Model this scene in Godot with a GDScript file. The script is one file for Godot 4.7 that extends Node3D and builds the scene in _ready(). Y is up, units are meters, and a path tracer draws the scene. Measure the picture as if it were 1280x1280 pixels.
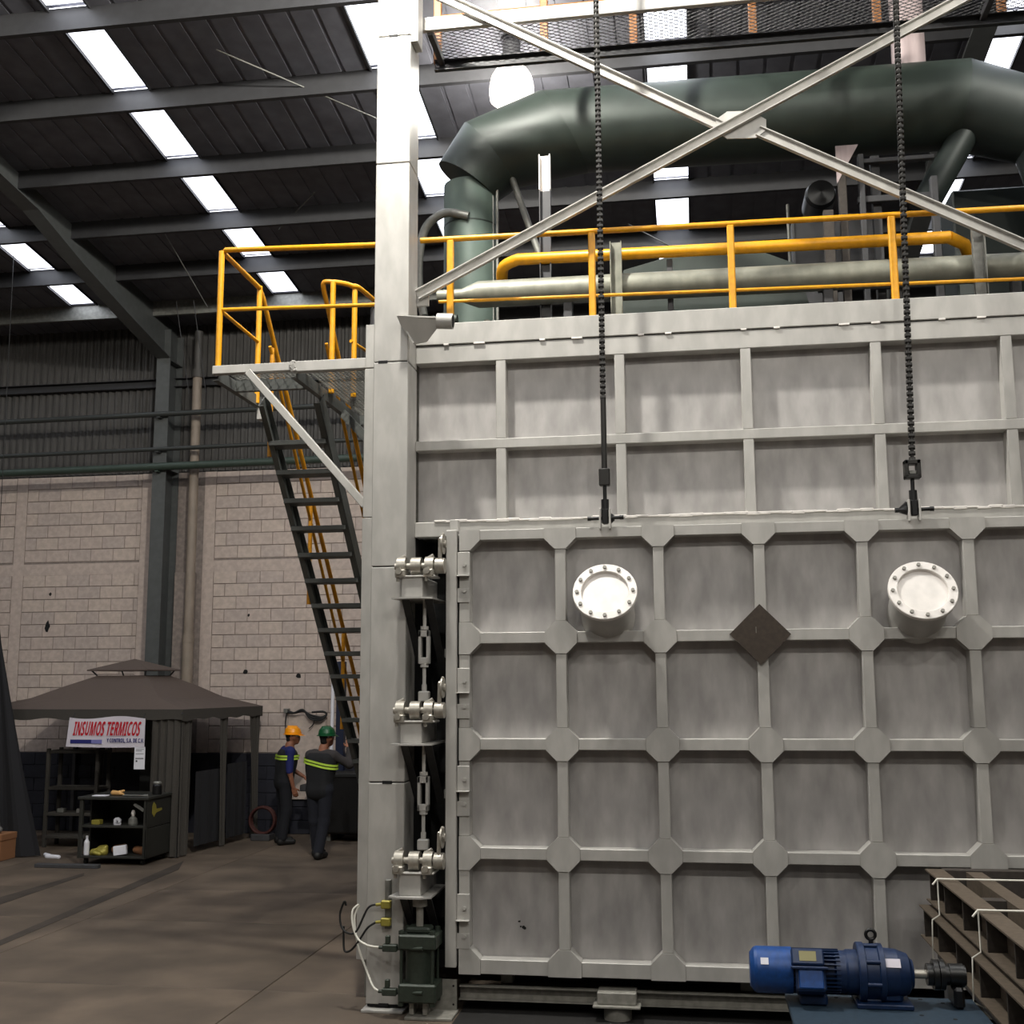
extends Node3D
# A lift-door industrial furnace in a factory hall, built in metres: x along the furnace front, y up, the door face at z = 0.

const KEY := 45.0          # high-bay lamp over the furnace front
const SKY_PANE := 0.6     # daylight let in by one skylight pane
const PANE_GLOW := 3.0     # what the eye sees of a pane
const BACK := 6.0          # the lamp hanging behind the duct
const ROW_FILL := 8.0           # added unseen fill lamps left and right of the key lamp
const HALL_FILL := 10.0         # added unseen fill lamps in the aisle behind the viewer

var rng := RandomNumberGenerator.new()
var M := {}
var names := {}
var tex := {}

func _ready() -> void:
	rng.seed = 4711
	var cam := Camera3D.new()
	cam.name = "camera"
	cam.projection = Camera3D.PROJECTION_PERSPECTIVE
	cam.keep_aspect = Camera3D.KEEP_HEIGHT
	cam.fov = rad_to_deg(2.0 * atan(640.0 / 1430.0))
	cam.near = 0.05
	cam.far = 200.0
	cam.position = Vector3(1.7145, 2.3975, 8.6554)
	cam.rotation_degrees = Vector3(8.4876, 8.7941, -0.3224)
	add_child(cam)
	cam.make_current()
	var env := Environment.new()
	env.background_mode = Environment.BG_COLOR
	env.background_color = Color(0.72, 0.76, 0.8)
	env.tonemap_mode = Environment.TONE_MAPPER_LINEAR
	env.tonemap_exposure = 1.0
	env.sdfgi_enabled = true
	env.ssao_enabled = true
	env.ssil_enabled = true
	var we := WorldEnvironment.new()
	we.name = "environment"
	we.environment = env
	add_child(we)
	materials()
	build_hall()
	build_skylights()
	build_lamps()
	build_furnace()
	build_columns()
	build_door()
	build_chains()
	build_clamps()
	build_cylinder()
	build_braces()
	build_platform()
	build_stairs()
	build_rails()
	build_deck_plant()
	build_top_walkway()
	build_wall_things()
	build_gazebo()
	build_cart()
	build_corner()
	build_people()
	build_motor()
	build_rack()

# ---------------------------------------------------------------- materials
func noise(key: String, freq: float, lo: float, hi: float, oct := 4, contrast := 0.25) -> NoiseTexture2D:
	var f := FastNoiseLite.new()
	f.seed = key.hash() % 1000
	f.noise_type = FastNoiseLite.TYPE_SIMPLEX_SMOOTH
	f.frequency = freq
	f.fractal_octaves = oct
	var t := NoiseTexture2D.new()
	t.width = 512
	t.height = 512
	t.seamless = true
	t.noise = f
	var g := Gradient.new()
	g.set_color(0, Color(lo, lo, lo))
	g.set_color(1, Color(hi, hi, hi))
	g.set_offset(0, contrast)
	g.set_offset(1, 1.0 - contrast)
	t.color_ramp = g
	return t

func mat(key: String, c: Color, rough := 0.6, metal := 0.0, t := "", scale := Vector3.ONE) -> StandardMaterial3D:
	var m := StandardMaterial3D.new()
	m.albedo_color = c
	m.roughness = rough
	m.metallic = metal
	if t != "":
		m.albedo_texture = tex[t]
		m.uv1_triplanar = true
		m.uv1_world_triplanar = true
		m.uv1_scale = scale
	M[key] = m
	return m

func materials() -> void:
	tex.soft = noise("soft", 0.012, 0.93, 1.0)
	tex.grime = noise("grime", 0.012, 0.86, 1.0, 5, 0.15)
	tex.stain = noise("stain", 0.006, 0.76, 1.0, 6, 0.1)
	tex.fine = noise("fine", 0.08, 0.8, 1.0, 3)
	mat("silver", Color(0.715, 0.706, 0.688), 0.48, 0.12, "soft", Vector3(0.9, 0.35, 0.9))
	mat("silver_plate", Color(0.71, 0.697, 0.69), 0.5, 0.1, "grime", Vector3(0.8, 0.3, 0.8))
	mat("silver_dirty", Color(0.56, 0.55, 0.52), 0.6, 0.1, "grime", Vector3(2.0, 2.0, 2.0))
	mat("bright", Color(0.9, 0.88, 0.86), 0.4, 0.1, "soft", Vector3.ONE)
	mat("bare", Color(0.72, 0.7, 0.66), 0.38, 0.55, "grime", Vector3(3, 3, 3))
	mat("dark_void", Color(0.05, 0.05, 0.055), 0.9)
	mat("near_black", Color(0.1, 0.095, 0.09), 0.85, 0.0, "grime", Vector3(2, 2, 2))
	mat("cavity_shade", Color(0.2, 0.2, 0.205), 0.7, 0.0, "grime", Vector3(2, 2, 2))  # dark tone paints in the shade of the gap beside the door
	mat("dark_steel", Color(0.27, 0.27, 0.28), 0.6, 0.1, "soft", Vector3.ONE)
	mat("purlin", Color(0.2, 0.2, 0.21), 0.55, 0.15, "soft", Vector3.ONE)
	mat("roof", Color(0.38, 0.38, 0.41), 0.65, 0.0, "grime", Vector3(0.5, 0.5, 0.5))
	mat("clad", Color(0.3, 0.292, 0.285), 0.6, 0.1, "grime", Vector3(0.6, 0.3, 0.6))
	mat("column_grey", Color(0.3, 0.31, 0.31), 0.55, 0.0, "soft", Vector3.ONE)
	mat("block_a", Color(0.735, 0.675, 0.64), 0.85, 0.0, "soft", Vector3(1.3, 1.3, 1.3))
	mat("block_b", Color(0.715, 0.66, 0.63), 0.85, 0.0, "soft", Vector3(1.3, 1.3, 1.3))
	mat("block_c", Color(0.75, 0.69, 0.65), 0.85, 0.0, "soft", Vector3(1.3, 1.3, 1.3))
	mat("mortar", Color(0.56, 0.515, 0.49), 0.9, 0.0, "grime", Vector3(1.5, 1.5, 1.5))
	mat("dado", Color(0.13, 0.135, 0.18), 0.7, 0.0, "grime", Vector3.ONE)
	mat("wall_plain", Color(0.42, 0.41, 0.4), 0.85, 0.0, "grime", Vector3(0.4, 0.4, 0.4))
	mat("concrete", Color(0.405, 0.352, 0.3), 0.7, 0.0, "stain", Vector3(0.35, 0.35, 0.35))
	mat("concrete_b", Color(0.392, 0.342, 0.292), 0.7, 0.0, "stain", Vector3(0.3, 0.3, 0.3))
	mat("concrete_dark", Color(0.265, 0.232, 0.2), 0.75, 0.0, "stain", Vector3(0.6, 0.6, 0.6))
	mat("pvc", Color(0.55, 0.5, 0.45), 0.6, 0.0, "grime", Vector3(1, 0.4, 1))
	mat("green_pipe", Color(0.2, 0.25, 0.22), 0.5, 0.0, "soft", Vector3.ONE)
	mat("dark_pipe", Color(0.18, 0.19, 0.185), 0.5, 0.0)
	mat("yellow", Color(0.86, 0.6, 0.02), 0.42, 0.0, "soft", Vector3(2, 2, 2))
	mat("yellow_worn", Color(0.78, 0.53, 0.03), 0.5, 0.0, "grime", Vector3(3, 3, 3))
	mat("orange", Color(0.5, 0.31, 0.12), 0.55, 0.0, "grime", Vector3(3, 3, 3))
	mat("duct", Color(0.175, 0.21, 0.19), 0.5, 0.1, "soft", Vector3(0.6, 0.6, 0.6))
	mat("riser", Color(0.34, 0.4, 0.37), 0.5, 0.1, "soft", Vector3(0.6, 0.6, 0.6))
	mat("mesh_dark", Color(0.14, 0.135, 0.15), 0.6, 0.1)
	mat("duct_dark", Color(0.17, 0.2, 0.19), 0.5, 0.2, "soft", Vector3(0.6, 0.6, 0.6))
	mat("pipe_silver", Color(0.55, 0.55, 0.5), 0.5, 0.3, "grime", Vector3(1, 1, 1))
	mat("stack", Color(0.66, 0.6, 0.6), 0.6, 0.2, "soft", Vector3(3, 0.3, 3))
	mat("chain", Color(0.17, 0.165, 0.16), 0.45, 0.5)
	mat("black", Color(0.06, 0.06, 0.065), 0.35)
	mat("rubber", Color(0.05, 0.05, 0.05), 0.65)
	mat("cyl_green", Color(0.2, 0.235, 0.2), 0.5, 0.1, "grime", Vector3(4, 4, 4))
	mat("brass", Color(0.6, 0.56, 0.25), 0.45, 0.3)
	mat("hose_white", Color(0.85, 0.84, 0.8), 0.5)
	mat("rust_plate", Color(0.25, 0.21, 0.175), 0.65, 0.1, "grime", Vector3(3, 3, 3))
	mat("canvas", Color(0.36, 0.31, 0.285), 0.9, 0.0, "fine", Vector3(2, 2, 2))
	mat("canvas_dark", Color(0.27, 0.255, 0.235), 0.9, 0.0, "fine", Vector3(2, 2, 2))
	mat("net", Color(0.1, 0.1, 0.115), 0.95)
	mat("white_vinyl", Color(0.8, 0.78, 0.82), 0.5)
	mat("paper", Color(0.85, 0.85, 0.88), 0.8)
	mat("red_ink", Color(0.72, 0.06, 0.14), 0.6)
	mat("blue_ink", Color(0.14, 0.15, 0.42), 0.6)
	mat("pale_ink", Color(0.45, 0.45, 0.68), 0.6)
	mat("cart", Color(0.2, 0.2, 0.185), 0.5, 0.2, "soft", Vector3.ONE)
	mat("cardboard", Color(0.5, 0.34, 0.22), 0.9)
	mat("motor_blue", Color(0.055, 0.27, 0.54), 0.42, 0.1, "grime", Vector3(4, 4, 4))
	mat("plate_dull", Color(0.5, 0.48, 0.33), 0.5, 0.2)
	mat("motor_dark", Color(0.06, 0.16, 0.31), 0.45, 0.1, "grime", Vector3(4, 4, 4))
	mat("base_blue", Color(0.15, 0.22, 0.28), 0.55, 0.1, "grime", Vector3(3, 3, 3))
	mat("rack", Color(0.26, 0.235, 0.215), 0.7, 0.15, "grime", Vector3(3, 3, 3))
	mat("rack_top", Color(0.36, 0.315, 0.265), 0.75, 0.1, "grime", Vector3(3, 3, 3))
	mat("galv", Color(0.5, 0.5, 0.48), 0.5, 0.4, "grime", Vector3(2, 2, 2))
	mat("stair", Color(0.36, 0.37, 0.36), 0.55, 0.1, "soft", Vector3.ONE)
	mat("skin", Color(0.55, 0.36, 0.27), 0.6)
	mat("shirt_blue", Color(0.07, 0.1, 0.34), 0.85)
	mat("shirt_grey", Color(0.2, 0.185, 0.185), 0.9)
	mat("vest", Color(0.055, 0.06, 0.075), 0.85)
	mat("trousers", Color(0.05, 0.055, 0.085), 0.9)
	mat("jeans", Color(0.08, 0.09, 0.13), 0.9)
	mat("lime", Color(0.72, 0.85, 0.3), 0.5)
	mat("hat_yellow", Color(0.95, 0.6, 0.04), 0.35)
	mat("hat_green", Color(0.03, 0.3, 0.16), 0.35)
	mat("hair", Color(0.04, 0.035, 0.03), 0.8)
	mat("boot", Color(0.06, 0.055, 0.05), 0.6)
	mat("blue_beam", Color(0.06, 0.1, 0.2), 0.5)
	var p := mat("pane", Color(0.95, 0.97, 1.0), 0.5)
	p.emission_enabled = true
	p.emission = Color(0.95, 0.96, 1.0)
	p.emission_energy_multiplier = PANE_GLOW
	var g := mat("lamp_glow", Color(1, 0.97, 0.92), 0.5)
	g.emission_enabled = true
	g.emission = Color(1.0, 0.95, 0.93)
	g.emission_energy_multiplier = 4.0

# ---------------------------------------------------------------- nodes
func numbered(n: String, where: Node) -> String:
	var k := "%d/%s" % [where.get_instance_id(), n]
	if not names.has(k):
		names[k] = 0
		return n
	names[k] += 1
	return "%s_%03d" % [n, names[k]]

func thing(called: String, label: String, category: String, group := "", at := Vector3.ZERO, turn := 0.0) -> Node3D:
	var o := Node3D.new()
	o.name = numbered(called, self)
	add_child(o, true)
	o.position = at
	o.rotation.y = turn
	tag(o, label, category, group)
	return o

func tag(o: Node, label: String, category: String, group := "") -> void:
	if label != "":
		o.set_meta("label", label)
	if category != "":
		o.set_meta("category", category)
	if group != "":
		o.set_meta("group", group)

func mesh_of(s: SurfaceTool, m: Material) -> ArrayMesh:
	s.set_material(m)
	return s.commit()

# one named mesh under a parent; world-space shapes are set back by the parent's place unless local
func obj(called: String, s: SurfaceTool, m: Material, parent: Node3D = self, local := false) -> MeshInstance3D:
	return put(called, mesh_of(s, m), parent, local)

func put(called: String, me: Mesh, parent: Node3D = self, local := false) -> MeshInstance3D:
	var o := MeshInstance3D.new()
	o.mesh = me
	o.name = numbered(called, parent)
	parent.add_child(o, true)
	if parent != self and not local and parent.get_parent() == self:
		o.position = -parent.position
	return o

func struct(called: String, s: SurfaceTool, m: Material, label: String, category: String) -> MeshInstance3D:
	var o := obj(called, s, m)
	o.set_meta("kind", "structure")
	tag(o, label, category)
	return o

func frame(called: String, label: String, category: String, group := "") -> Node3D:
	var o := Node3D.new()
	o.name = numbered(called, self)
	add_child(o, true)
	o.set_meta("kind", "structure")
	tag(o, label, category, group)
	return o

func single(called: String, s: SurfaceTool, m: Material, label: String, category: String, group := "") -> MeshInstance3D:
	var o := obj(called, s, m)
	tag(o, label, category, group)
	return o

# ---------------------------------------------------------------- shapes
func S() -> SurfaceTool:
	var s := SurfaceTool.new()
	s.begin(Mesh.PRIMITIVE_TRIANGLES)
	return s

func v(s: SurfaceTool, p: Vector3, n: Vector3) -> void:
	s.set_normal(n)
	s.add_vertex(p)

func tri3(s: SurfaceTool, a: Vector3, b: Vector3, c: Vector3, na: Vector3, nb: Vector3, nc: Vector3) -> void:
	var g := (b - a).cross(c - a)
	if g.dot(na + nb + nc) > 0.0:
		v(s, a, na); v(s, c, nc); v(s, b, nb)
	else:
		v(s, a, na); v(s, b, nb); v(s, c, nc)

func tri(s: SurfaceTool, a: Vector3, b: Vector3, c: Vector3, hint: Vector3) -> void:
	var n := (b - a).cross(c - a).normalized()
	if n.dot(hint) < 0.0:
		n = -n
	tri3(s, a, b, c, n, n, n)

func quad(s: SurfaceTool, a: Vector3, b: Vector3, c: Vector3, d: Vector3, hint: Vector3) -> void:
	tri(s, a, b, c, hint)
	tri(s, a, c, d, hint)

func cbox(s: SurfaceTool, xf: Transform3D, size: Vector3, ch := 0.0) -> void:
	var h := size * 0.5
	var c: float = minf(ch, minf(h.x, minf(h.y, h.z)) * 0.6)
	if c <= 0.0:
		for ax in 3:
			for sg in [-1.0, 1.0]:
				var n := Vector3.ZERO
				n[ax] = sg
				var u := (ax + 1) % 3
				var w := (ax + 2) % 3
				var q: Array[Vector3] = []
				for k in [[-1, -1], [1, -1], [1, 1], [-1, 1]]:
					var p := Vector3.ZERO
					p[ax] = sg * h[ax]
					p[u] = k[0] * h[u]
					p[w] = k[1] * h[w]
					q.append(xf * p)
				quad(s, q[0], q[1], q[2], q[3], xf.basis * n)
		return
	for ax in 3:
		var u := (ax + 1) % 3
		var w := (ax + 2) % 3
		for sg in [-1.0, 1.0]:
			var n := Vector3.ZERO
			n[ax] = sg
			var q: Array[Vector3] = []
			for k in [[-1, -1], [1, -1], [1, 1], [-1, 1]]:
				var p := Vector3.ZERO
				p[ax] = sg * h[ax]
				p[u] = k[0] * (h[u] - c)
				p[w] = k[1] * (h[w] - c)
				q.append(xf * p)
			quad(s, q[0], q[1], q[2], q[3], xf.basis * n)
		for su in [-1.0, 1.0]:
			for sw in [-1.0, 1.0]:
				var n := Vector3.ZERO
				n[u] = su
				n[w] = sw
				var q: Array[Vector3] = []
				for k in [[0, -1], [0, 1], [1, 1], [1, -1]]:
					var p := Vector3.ZERO
					p[ax] = k[1] * (h[ax] - c)
					p[u] = su * (h[u] if k[0] == 0 else h[u] - c)
					p[w] = sw * (h[w] - c if k[0] == 0 else h[w])
					q.append(xf * p)
				quad(s, q[0], q[1], q[2], q[3], xf.basis * n)
	for a in [-1.0, 1.0]:
		for b in [-1.0, 1.0]:
			for d in [-1.0, 1.0]:
				var n := Vector3(a, b, d)
				tri(s, xf * Vector3(a * h.x, b * (h.y - c), d * (h.z - c)), xf * Vector3(a * (h.x - c), b * h.y, d * (h.z - c)), xf * Vector3(a * (h.x - c), b * (h.y - c), d * h.z), xf.basis * n)

func box(s: SurfaceTool, a: Vector3, b: Vector3, ch := 0.0) -> void:
	cbox(s, Transform3D(Basis(), (a + b) * 0.5), (b - a).abs(), ch)

func along(p: Vector3, q: Vector3, up := Vector3.UP) -> Basis:
	var z := (q - p).normalized()
	if absf(z.dot(up)) > 0.98:
		up = Vector3(0, 0, 1) if absf(z.z) < 0.9 else Vector3(1, 0, 0)
	var x := up.cross(z).normalized()
	return Basis(x, z.cross(x), z)

func bar(s: SurfaceTool, p: Vector3, q: Vector3, w: float, h: float, ch := 0.0, up := Vector3.UP) -> void:
	cbox(s, Transform3D(along(p, q, up), (p + q) * 0.5), Vector3(w, h, p.distance_to(q)), ch)

func tube(s: SurfaceTool, p: Vector3, q: Vector3, r: float, n := 14, r2 := -1.0, caps := true) -> void:
	var b := along(p, q)
	var e: float = r if r2 < 0.0 else r2
	for i in n:
		var a0 := TAU * i / n
		var a1 := TAU * (i + 1) / n
		var d0 := b.x * cos(a0) + b.y * sin(a0)
		var d1 := b.x * cos(a1) + b.y * sin(a1)
		tri3(s, p + d0 * r, p + d1 * r, q + d1 * e, d0, d1, d1)
		tri3(s, p + d0 * r, q + d1 * e, q + d0 * e, d0, d1, d0)
		if caps:
			tri(s, p, p + d0 * r, p + d1 * r, p - q)
			tri(s, q, q + d0 * e, q + d1 * e, q - p)

func path(s: SurfaceTool, pts: Array, r: float, n := 10, caps := true) -> void:
	var b := along(pts[0], pts[1])
	var rings := []
	for i in pts.size():
		var d: Vector3
		if i == 0:
			d = (pts[1] - pts[0]).normalized()
		elif i == pts.size() - 1:
			d = (pts[i] - pts[i - 1]).normalized()
		else:
			d = ((pts[i] - pts[i - 1]).normalized() + (pts[i + 1] - pts[i]).normalized()).normalized()
		var x := (b.x - d * b.x.dot(d)).normalized()
		b = Basis(x, d.cross(x), d)
		var ring := []
		for k in n:
			var a := TAU * k / n
			ring.append(b.x * cos(a) + b.y * sin(a))
		rings.append(ring)
	for i in pts.size() - 1:
		for k in n:
			var j := (k + 1) % n
			var A: Vector3 = rings[i][k]
			var B: Vector3 = rings[i][j]
			var C: Vector3 = rings[i + 1][j]
			var D: Vector3 = rings[i + 1][k]
			tri3(s, pts[i] + A * r, pts[i] + B * r, pts[i + 1] + C * r, A, B, C)
			tri3(s, pts[i] + A * r, pts[i + 1] + C * r, pts[i + 1] + D * r, A, C, D)
	if caps:
		for e in [0, pts.size() - 1]:
			var out: Vector3 = pts[0] - pts[1] if e == 0 else pts[e] - pts[e - 1]
			for k in n:
				tri(s, pts[e], pts[e] + rings[e][k] * r, pts[e] + rings[e][(k + 1) % n] * r, out)

func curve(pts: Array, steps := 6) -> Array:
	var out := []
	for i in pts.size() - 1:
		var p0: Vector3 = pts[maxi(i - 1, 0)]
		var p1: Vector3 = pts[i]
		var p2: Vector3 = pts[i + 1]
		var p3: Vector3 = pts[mini(i + 2, pts.size() - 1)]
		for k in steps:
			out.append(p1.cubic_interpolate(p2, p0, p3, float(k) / steps))
	out.append(pts[-1])
	return out

# straight pipe lengths cut on the bisecting plane where they meet
func mitre(s: SurfaceTool, pts: Array, r: float, n := 28) -> void:
	for i in pts.size() - 1:
		var p: Vector3 = pts[i]
		var q: Vector3 = pts[i + 1]
		var d := (q - p).normalized()
		var b := along(p, q, Vector3(0, 0, 1))
		var n0 := d
		var n1 := d
		if i > 0:
			n0 = (d + (p - pts[i - 1]).normalized()).normalized()
		if i < pts.size() - 2:
			n1 = (d + (pts[i + 2] - q).normalized()).normalized()
		for k in n:
			var e := []
			for a in [TAU * k / n, TAU * (k + 1) / n]:
				var o: Vector3 = (b.x * cos(a) + b.y * sin(a))
				e.append([o, p + o * r - d * ((o * r).dot(n0) / d.dot(n0)), q + o * r - d * ((o * r).dot(n1) / d.dot(n1))])
			tri3(s, e[0][1], e[1][1], e[1][2], e[0][0], e[1][0], e[1][0])
			tri3(s, e[0][1], e[1][2], e[0][2], e[0][0], e[1][0], e[0][0])
			if i == 0:
				tri(s, p, e[0][1], e[1][1], -d)
			if i == pts.size() - 2:
				tri(s, q, e[0][2], e[1][2], d)

# duct pieces lofted between rings [centre to outer edge vector pair in the xy plane]: [outer point, inner point, radius along z]
func loft(s: SurfaceTool, rings: Array, z: float, n := 40) -> void:
	for i in rings.size() - 1:
		for k in n:
			var q := []
			for r in [rings[i], rings[i + 1]]:
				var c: Vector2 = (r[0] + r[1]) * 0.5
				var u: Vector2 = (r[0] - r[1]) * 0.5
				for a in [TAU * k / n, TAU * (k + 1) / n]:
					var o := V(u.x * cos(a), u.y * cos(a), r[2] * sin(a))
					q.append([V(c.x, c.y, z) + o, o.normalized()])
			var d: Vector3 = ((rings[i + 1][0] + rings[i + 1][1]) - (rings[i][0] + rings[i][1])).length() * Vector3.ZERO
			var e2: Vector2 = ((rings[i + 1][0] + rings[i + 1][1]) - (rings[i][0] + rings[i][1])).normalized()
			var ax := V(e2.x, e2.y, 0)
			var m := []
			for w in q:
				m.append((w[1] - ax * ax.dot(w[1])).normalized() + d)
			tri3(s, q[0][0], q[1][0], q[3][0], m[0], m[1], m[3])
			tri3(s, q[0][0], q[3][0], q[2][0], m[0], m[3], m[2])
			if i == rings.size() - 2:
				var c2: Vector2 = (rings[i + 1][0] + rings[i + 1][1]) * 0.5
				tri(s, V(c2.x, c2.y, z), q[2][0], q[3][0], ax)

# profile of Vector2(radius, height) turned about the y axis of xf
func lathe(s: SurfaceTool, prof: Array, xf: Transform3D, n := 24, squash := Vector2.ONE) -> void:
	for i in prof.size() - 1:
		var a: Vector2 = prof[i]
		var b: Vector2 = prof[i + 1]
		var t := (b - a).normalized()
		var nn := Vector2(t.y, -t.x)
		for k in n:
			var q := []
			for ang in [TAU * k / n, TAU * (k + 1) / n]:
				var c: float = cos(ang) * squash.x
				var d: float = sin(ang) * squash.y
				q.append([xf * Vector3(a.x * c, a.y, a.x * d), xf * Vector3(b.x * c, b.y, b.x * d), (xf.basis * Vector3(nn.x * c, nn.y, nn.x * d)).normalized()])
			if a.x > 0.0:
				tri3(s, q[0][0], q[1][0], q[1][1], q[0][2], q[1][2], q[1][2])
			if b.x > 0.0:
				tri3(s, q[0][0], q[1][1], q[0][1], q[0][2], q[1][2], q[0][2])

# polygon in the xy plane of xf, drawn out by d along its z
func prism(s: SurfaceTool, poly: Array, xf: Transform3D, d: float) -> void:
	var pp := PackedVector2Array(poly)
	var t := Geometry2D.triangulate_polygon(pp)
	for i in range(0, t.size(), 3):
		for z in [0.0, d]:
			var q := []
			for k in 3:
				var p := pp[t[i + k]]
				q.append(xf * Vector3(p.x, p.y, z))
			tri(s, q[0], q[1], q[2], xf.basis.z * (-1.0 if (z == 0.0) == (d > 0.0) else 1.0))
	var cw := Geometry2D.is_polygon_clockwise(pp)
	for i in pp.size():
		var a := pp[i]
		var b := pp[(i + 1) % pp.size()]
		var e := b - a
		var nn := Vector2(e.y, -e.x) * (-1.0 if cw else 1.0)
		quad(s, xf * Vector3(a.x, a.y, 0), xf * Vector3(b.x, b.y, 0), xf * Vector3(b.x, b.y, d), xf * Vector3(a.x, a.y, d), xf.basis * Vector3(nn.x, nn.y, 0))

func profile(s: SurfaceTool, poly: Array, p: Vector3, q: Vector3, up := Vector3.UP) -> void:
	prism(s, poly, Transform3D(along(p, q, up), p), p.distance_to(q))

func channel(h: float, w: float, t: float) -> Array:   # web at x = 0, flanges to +x, centred on y
	var e := h * 0.5
	return [Vector2(0, -e), Vector2(w, -e), Vector2(w, -e + t), Vector2(t, -e + t), Vector2(t, e - t), Vector2(w, e - t), Vector2(w, e), Vector2(0, e)]

func i_beam(h: float, w: float, t: float) -> Array:
	var e := h * 0.5
	var f := w * 0.5
	var k := t * 0.5
	return [Vector2(-f, -e), Vector2(f, -e), Vector2(f, -e + t), Vector2(k, -e + t), Vector2(k, e - t), Vector2(f, e - t), Vector2(f, e), Vector2(-f, e), Vector2(-f, e - t), Vector2(-k, e - t), Vector2(-k, -e + t), Vector2(-f, -e + t)]

func angle(w: float, t: float) -> Array:
	return [Vector2(0, 0), Vector2(w, 0), Vector2(w, t), Vector2(t, t), Vector2(t, w), Vector2(0, w)]

func hexa(s: SurfaceTool, at: Vector3, dir: Vector3, r: float, h: float) -> void:
	tube(s, at, at + dir * h, r, 6)

func V(x: float, y: float, z: float) -> Vector3:
	return Vector3(x, y, z)
#PART2
# ---------------------------------------------------------------- hall
const PZ := [-8.6, -7.32, -5.99, -4.63, -3.2, -1.77, -0.35, 1.08, 2.5, 3.9, 5.3]
const STRIPS := [-11.5, -8.24, -4.67, -1.5, 1.63, 5.25]
const ORD := ["first", "second", "third", "fourth", "fifth", "sixth", "seventh", "eighth", "ninth", "tenth"]
const WHERE := ["far left, out of view", "by the left edge", "above the landing", "behind the left column", "between the chains", "by the right edge"]
const WZ := -9.6

func roof_y(z: float) -> float:
	return 8.55 + 0.12 * (z + 10.2)

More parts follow.
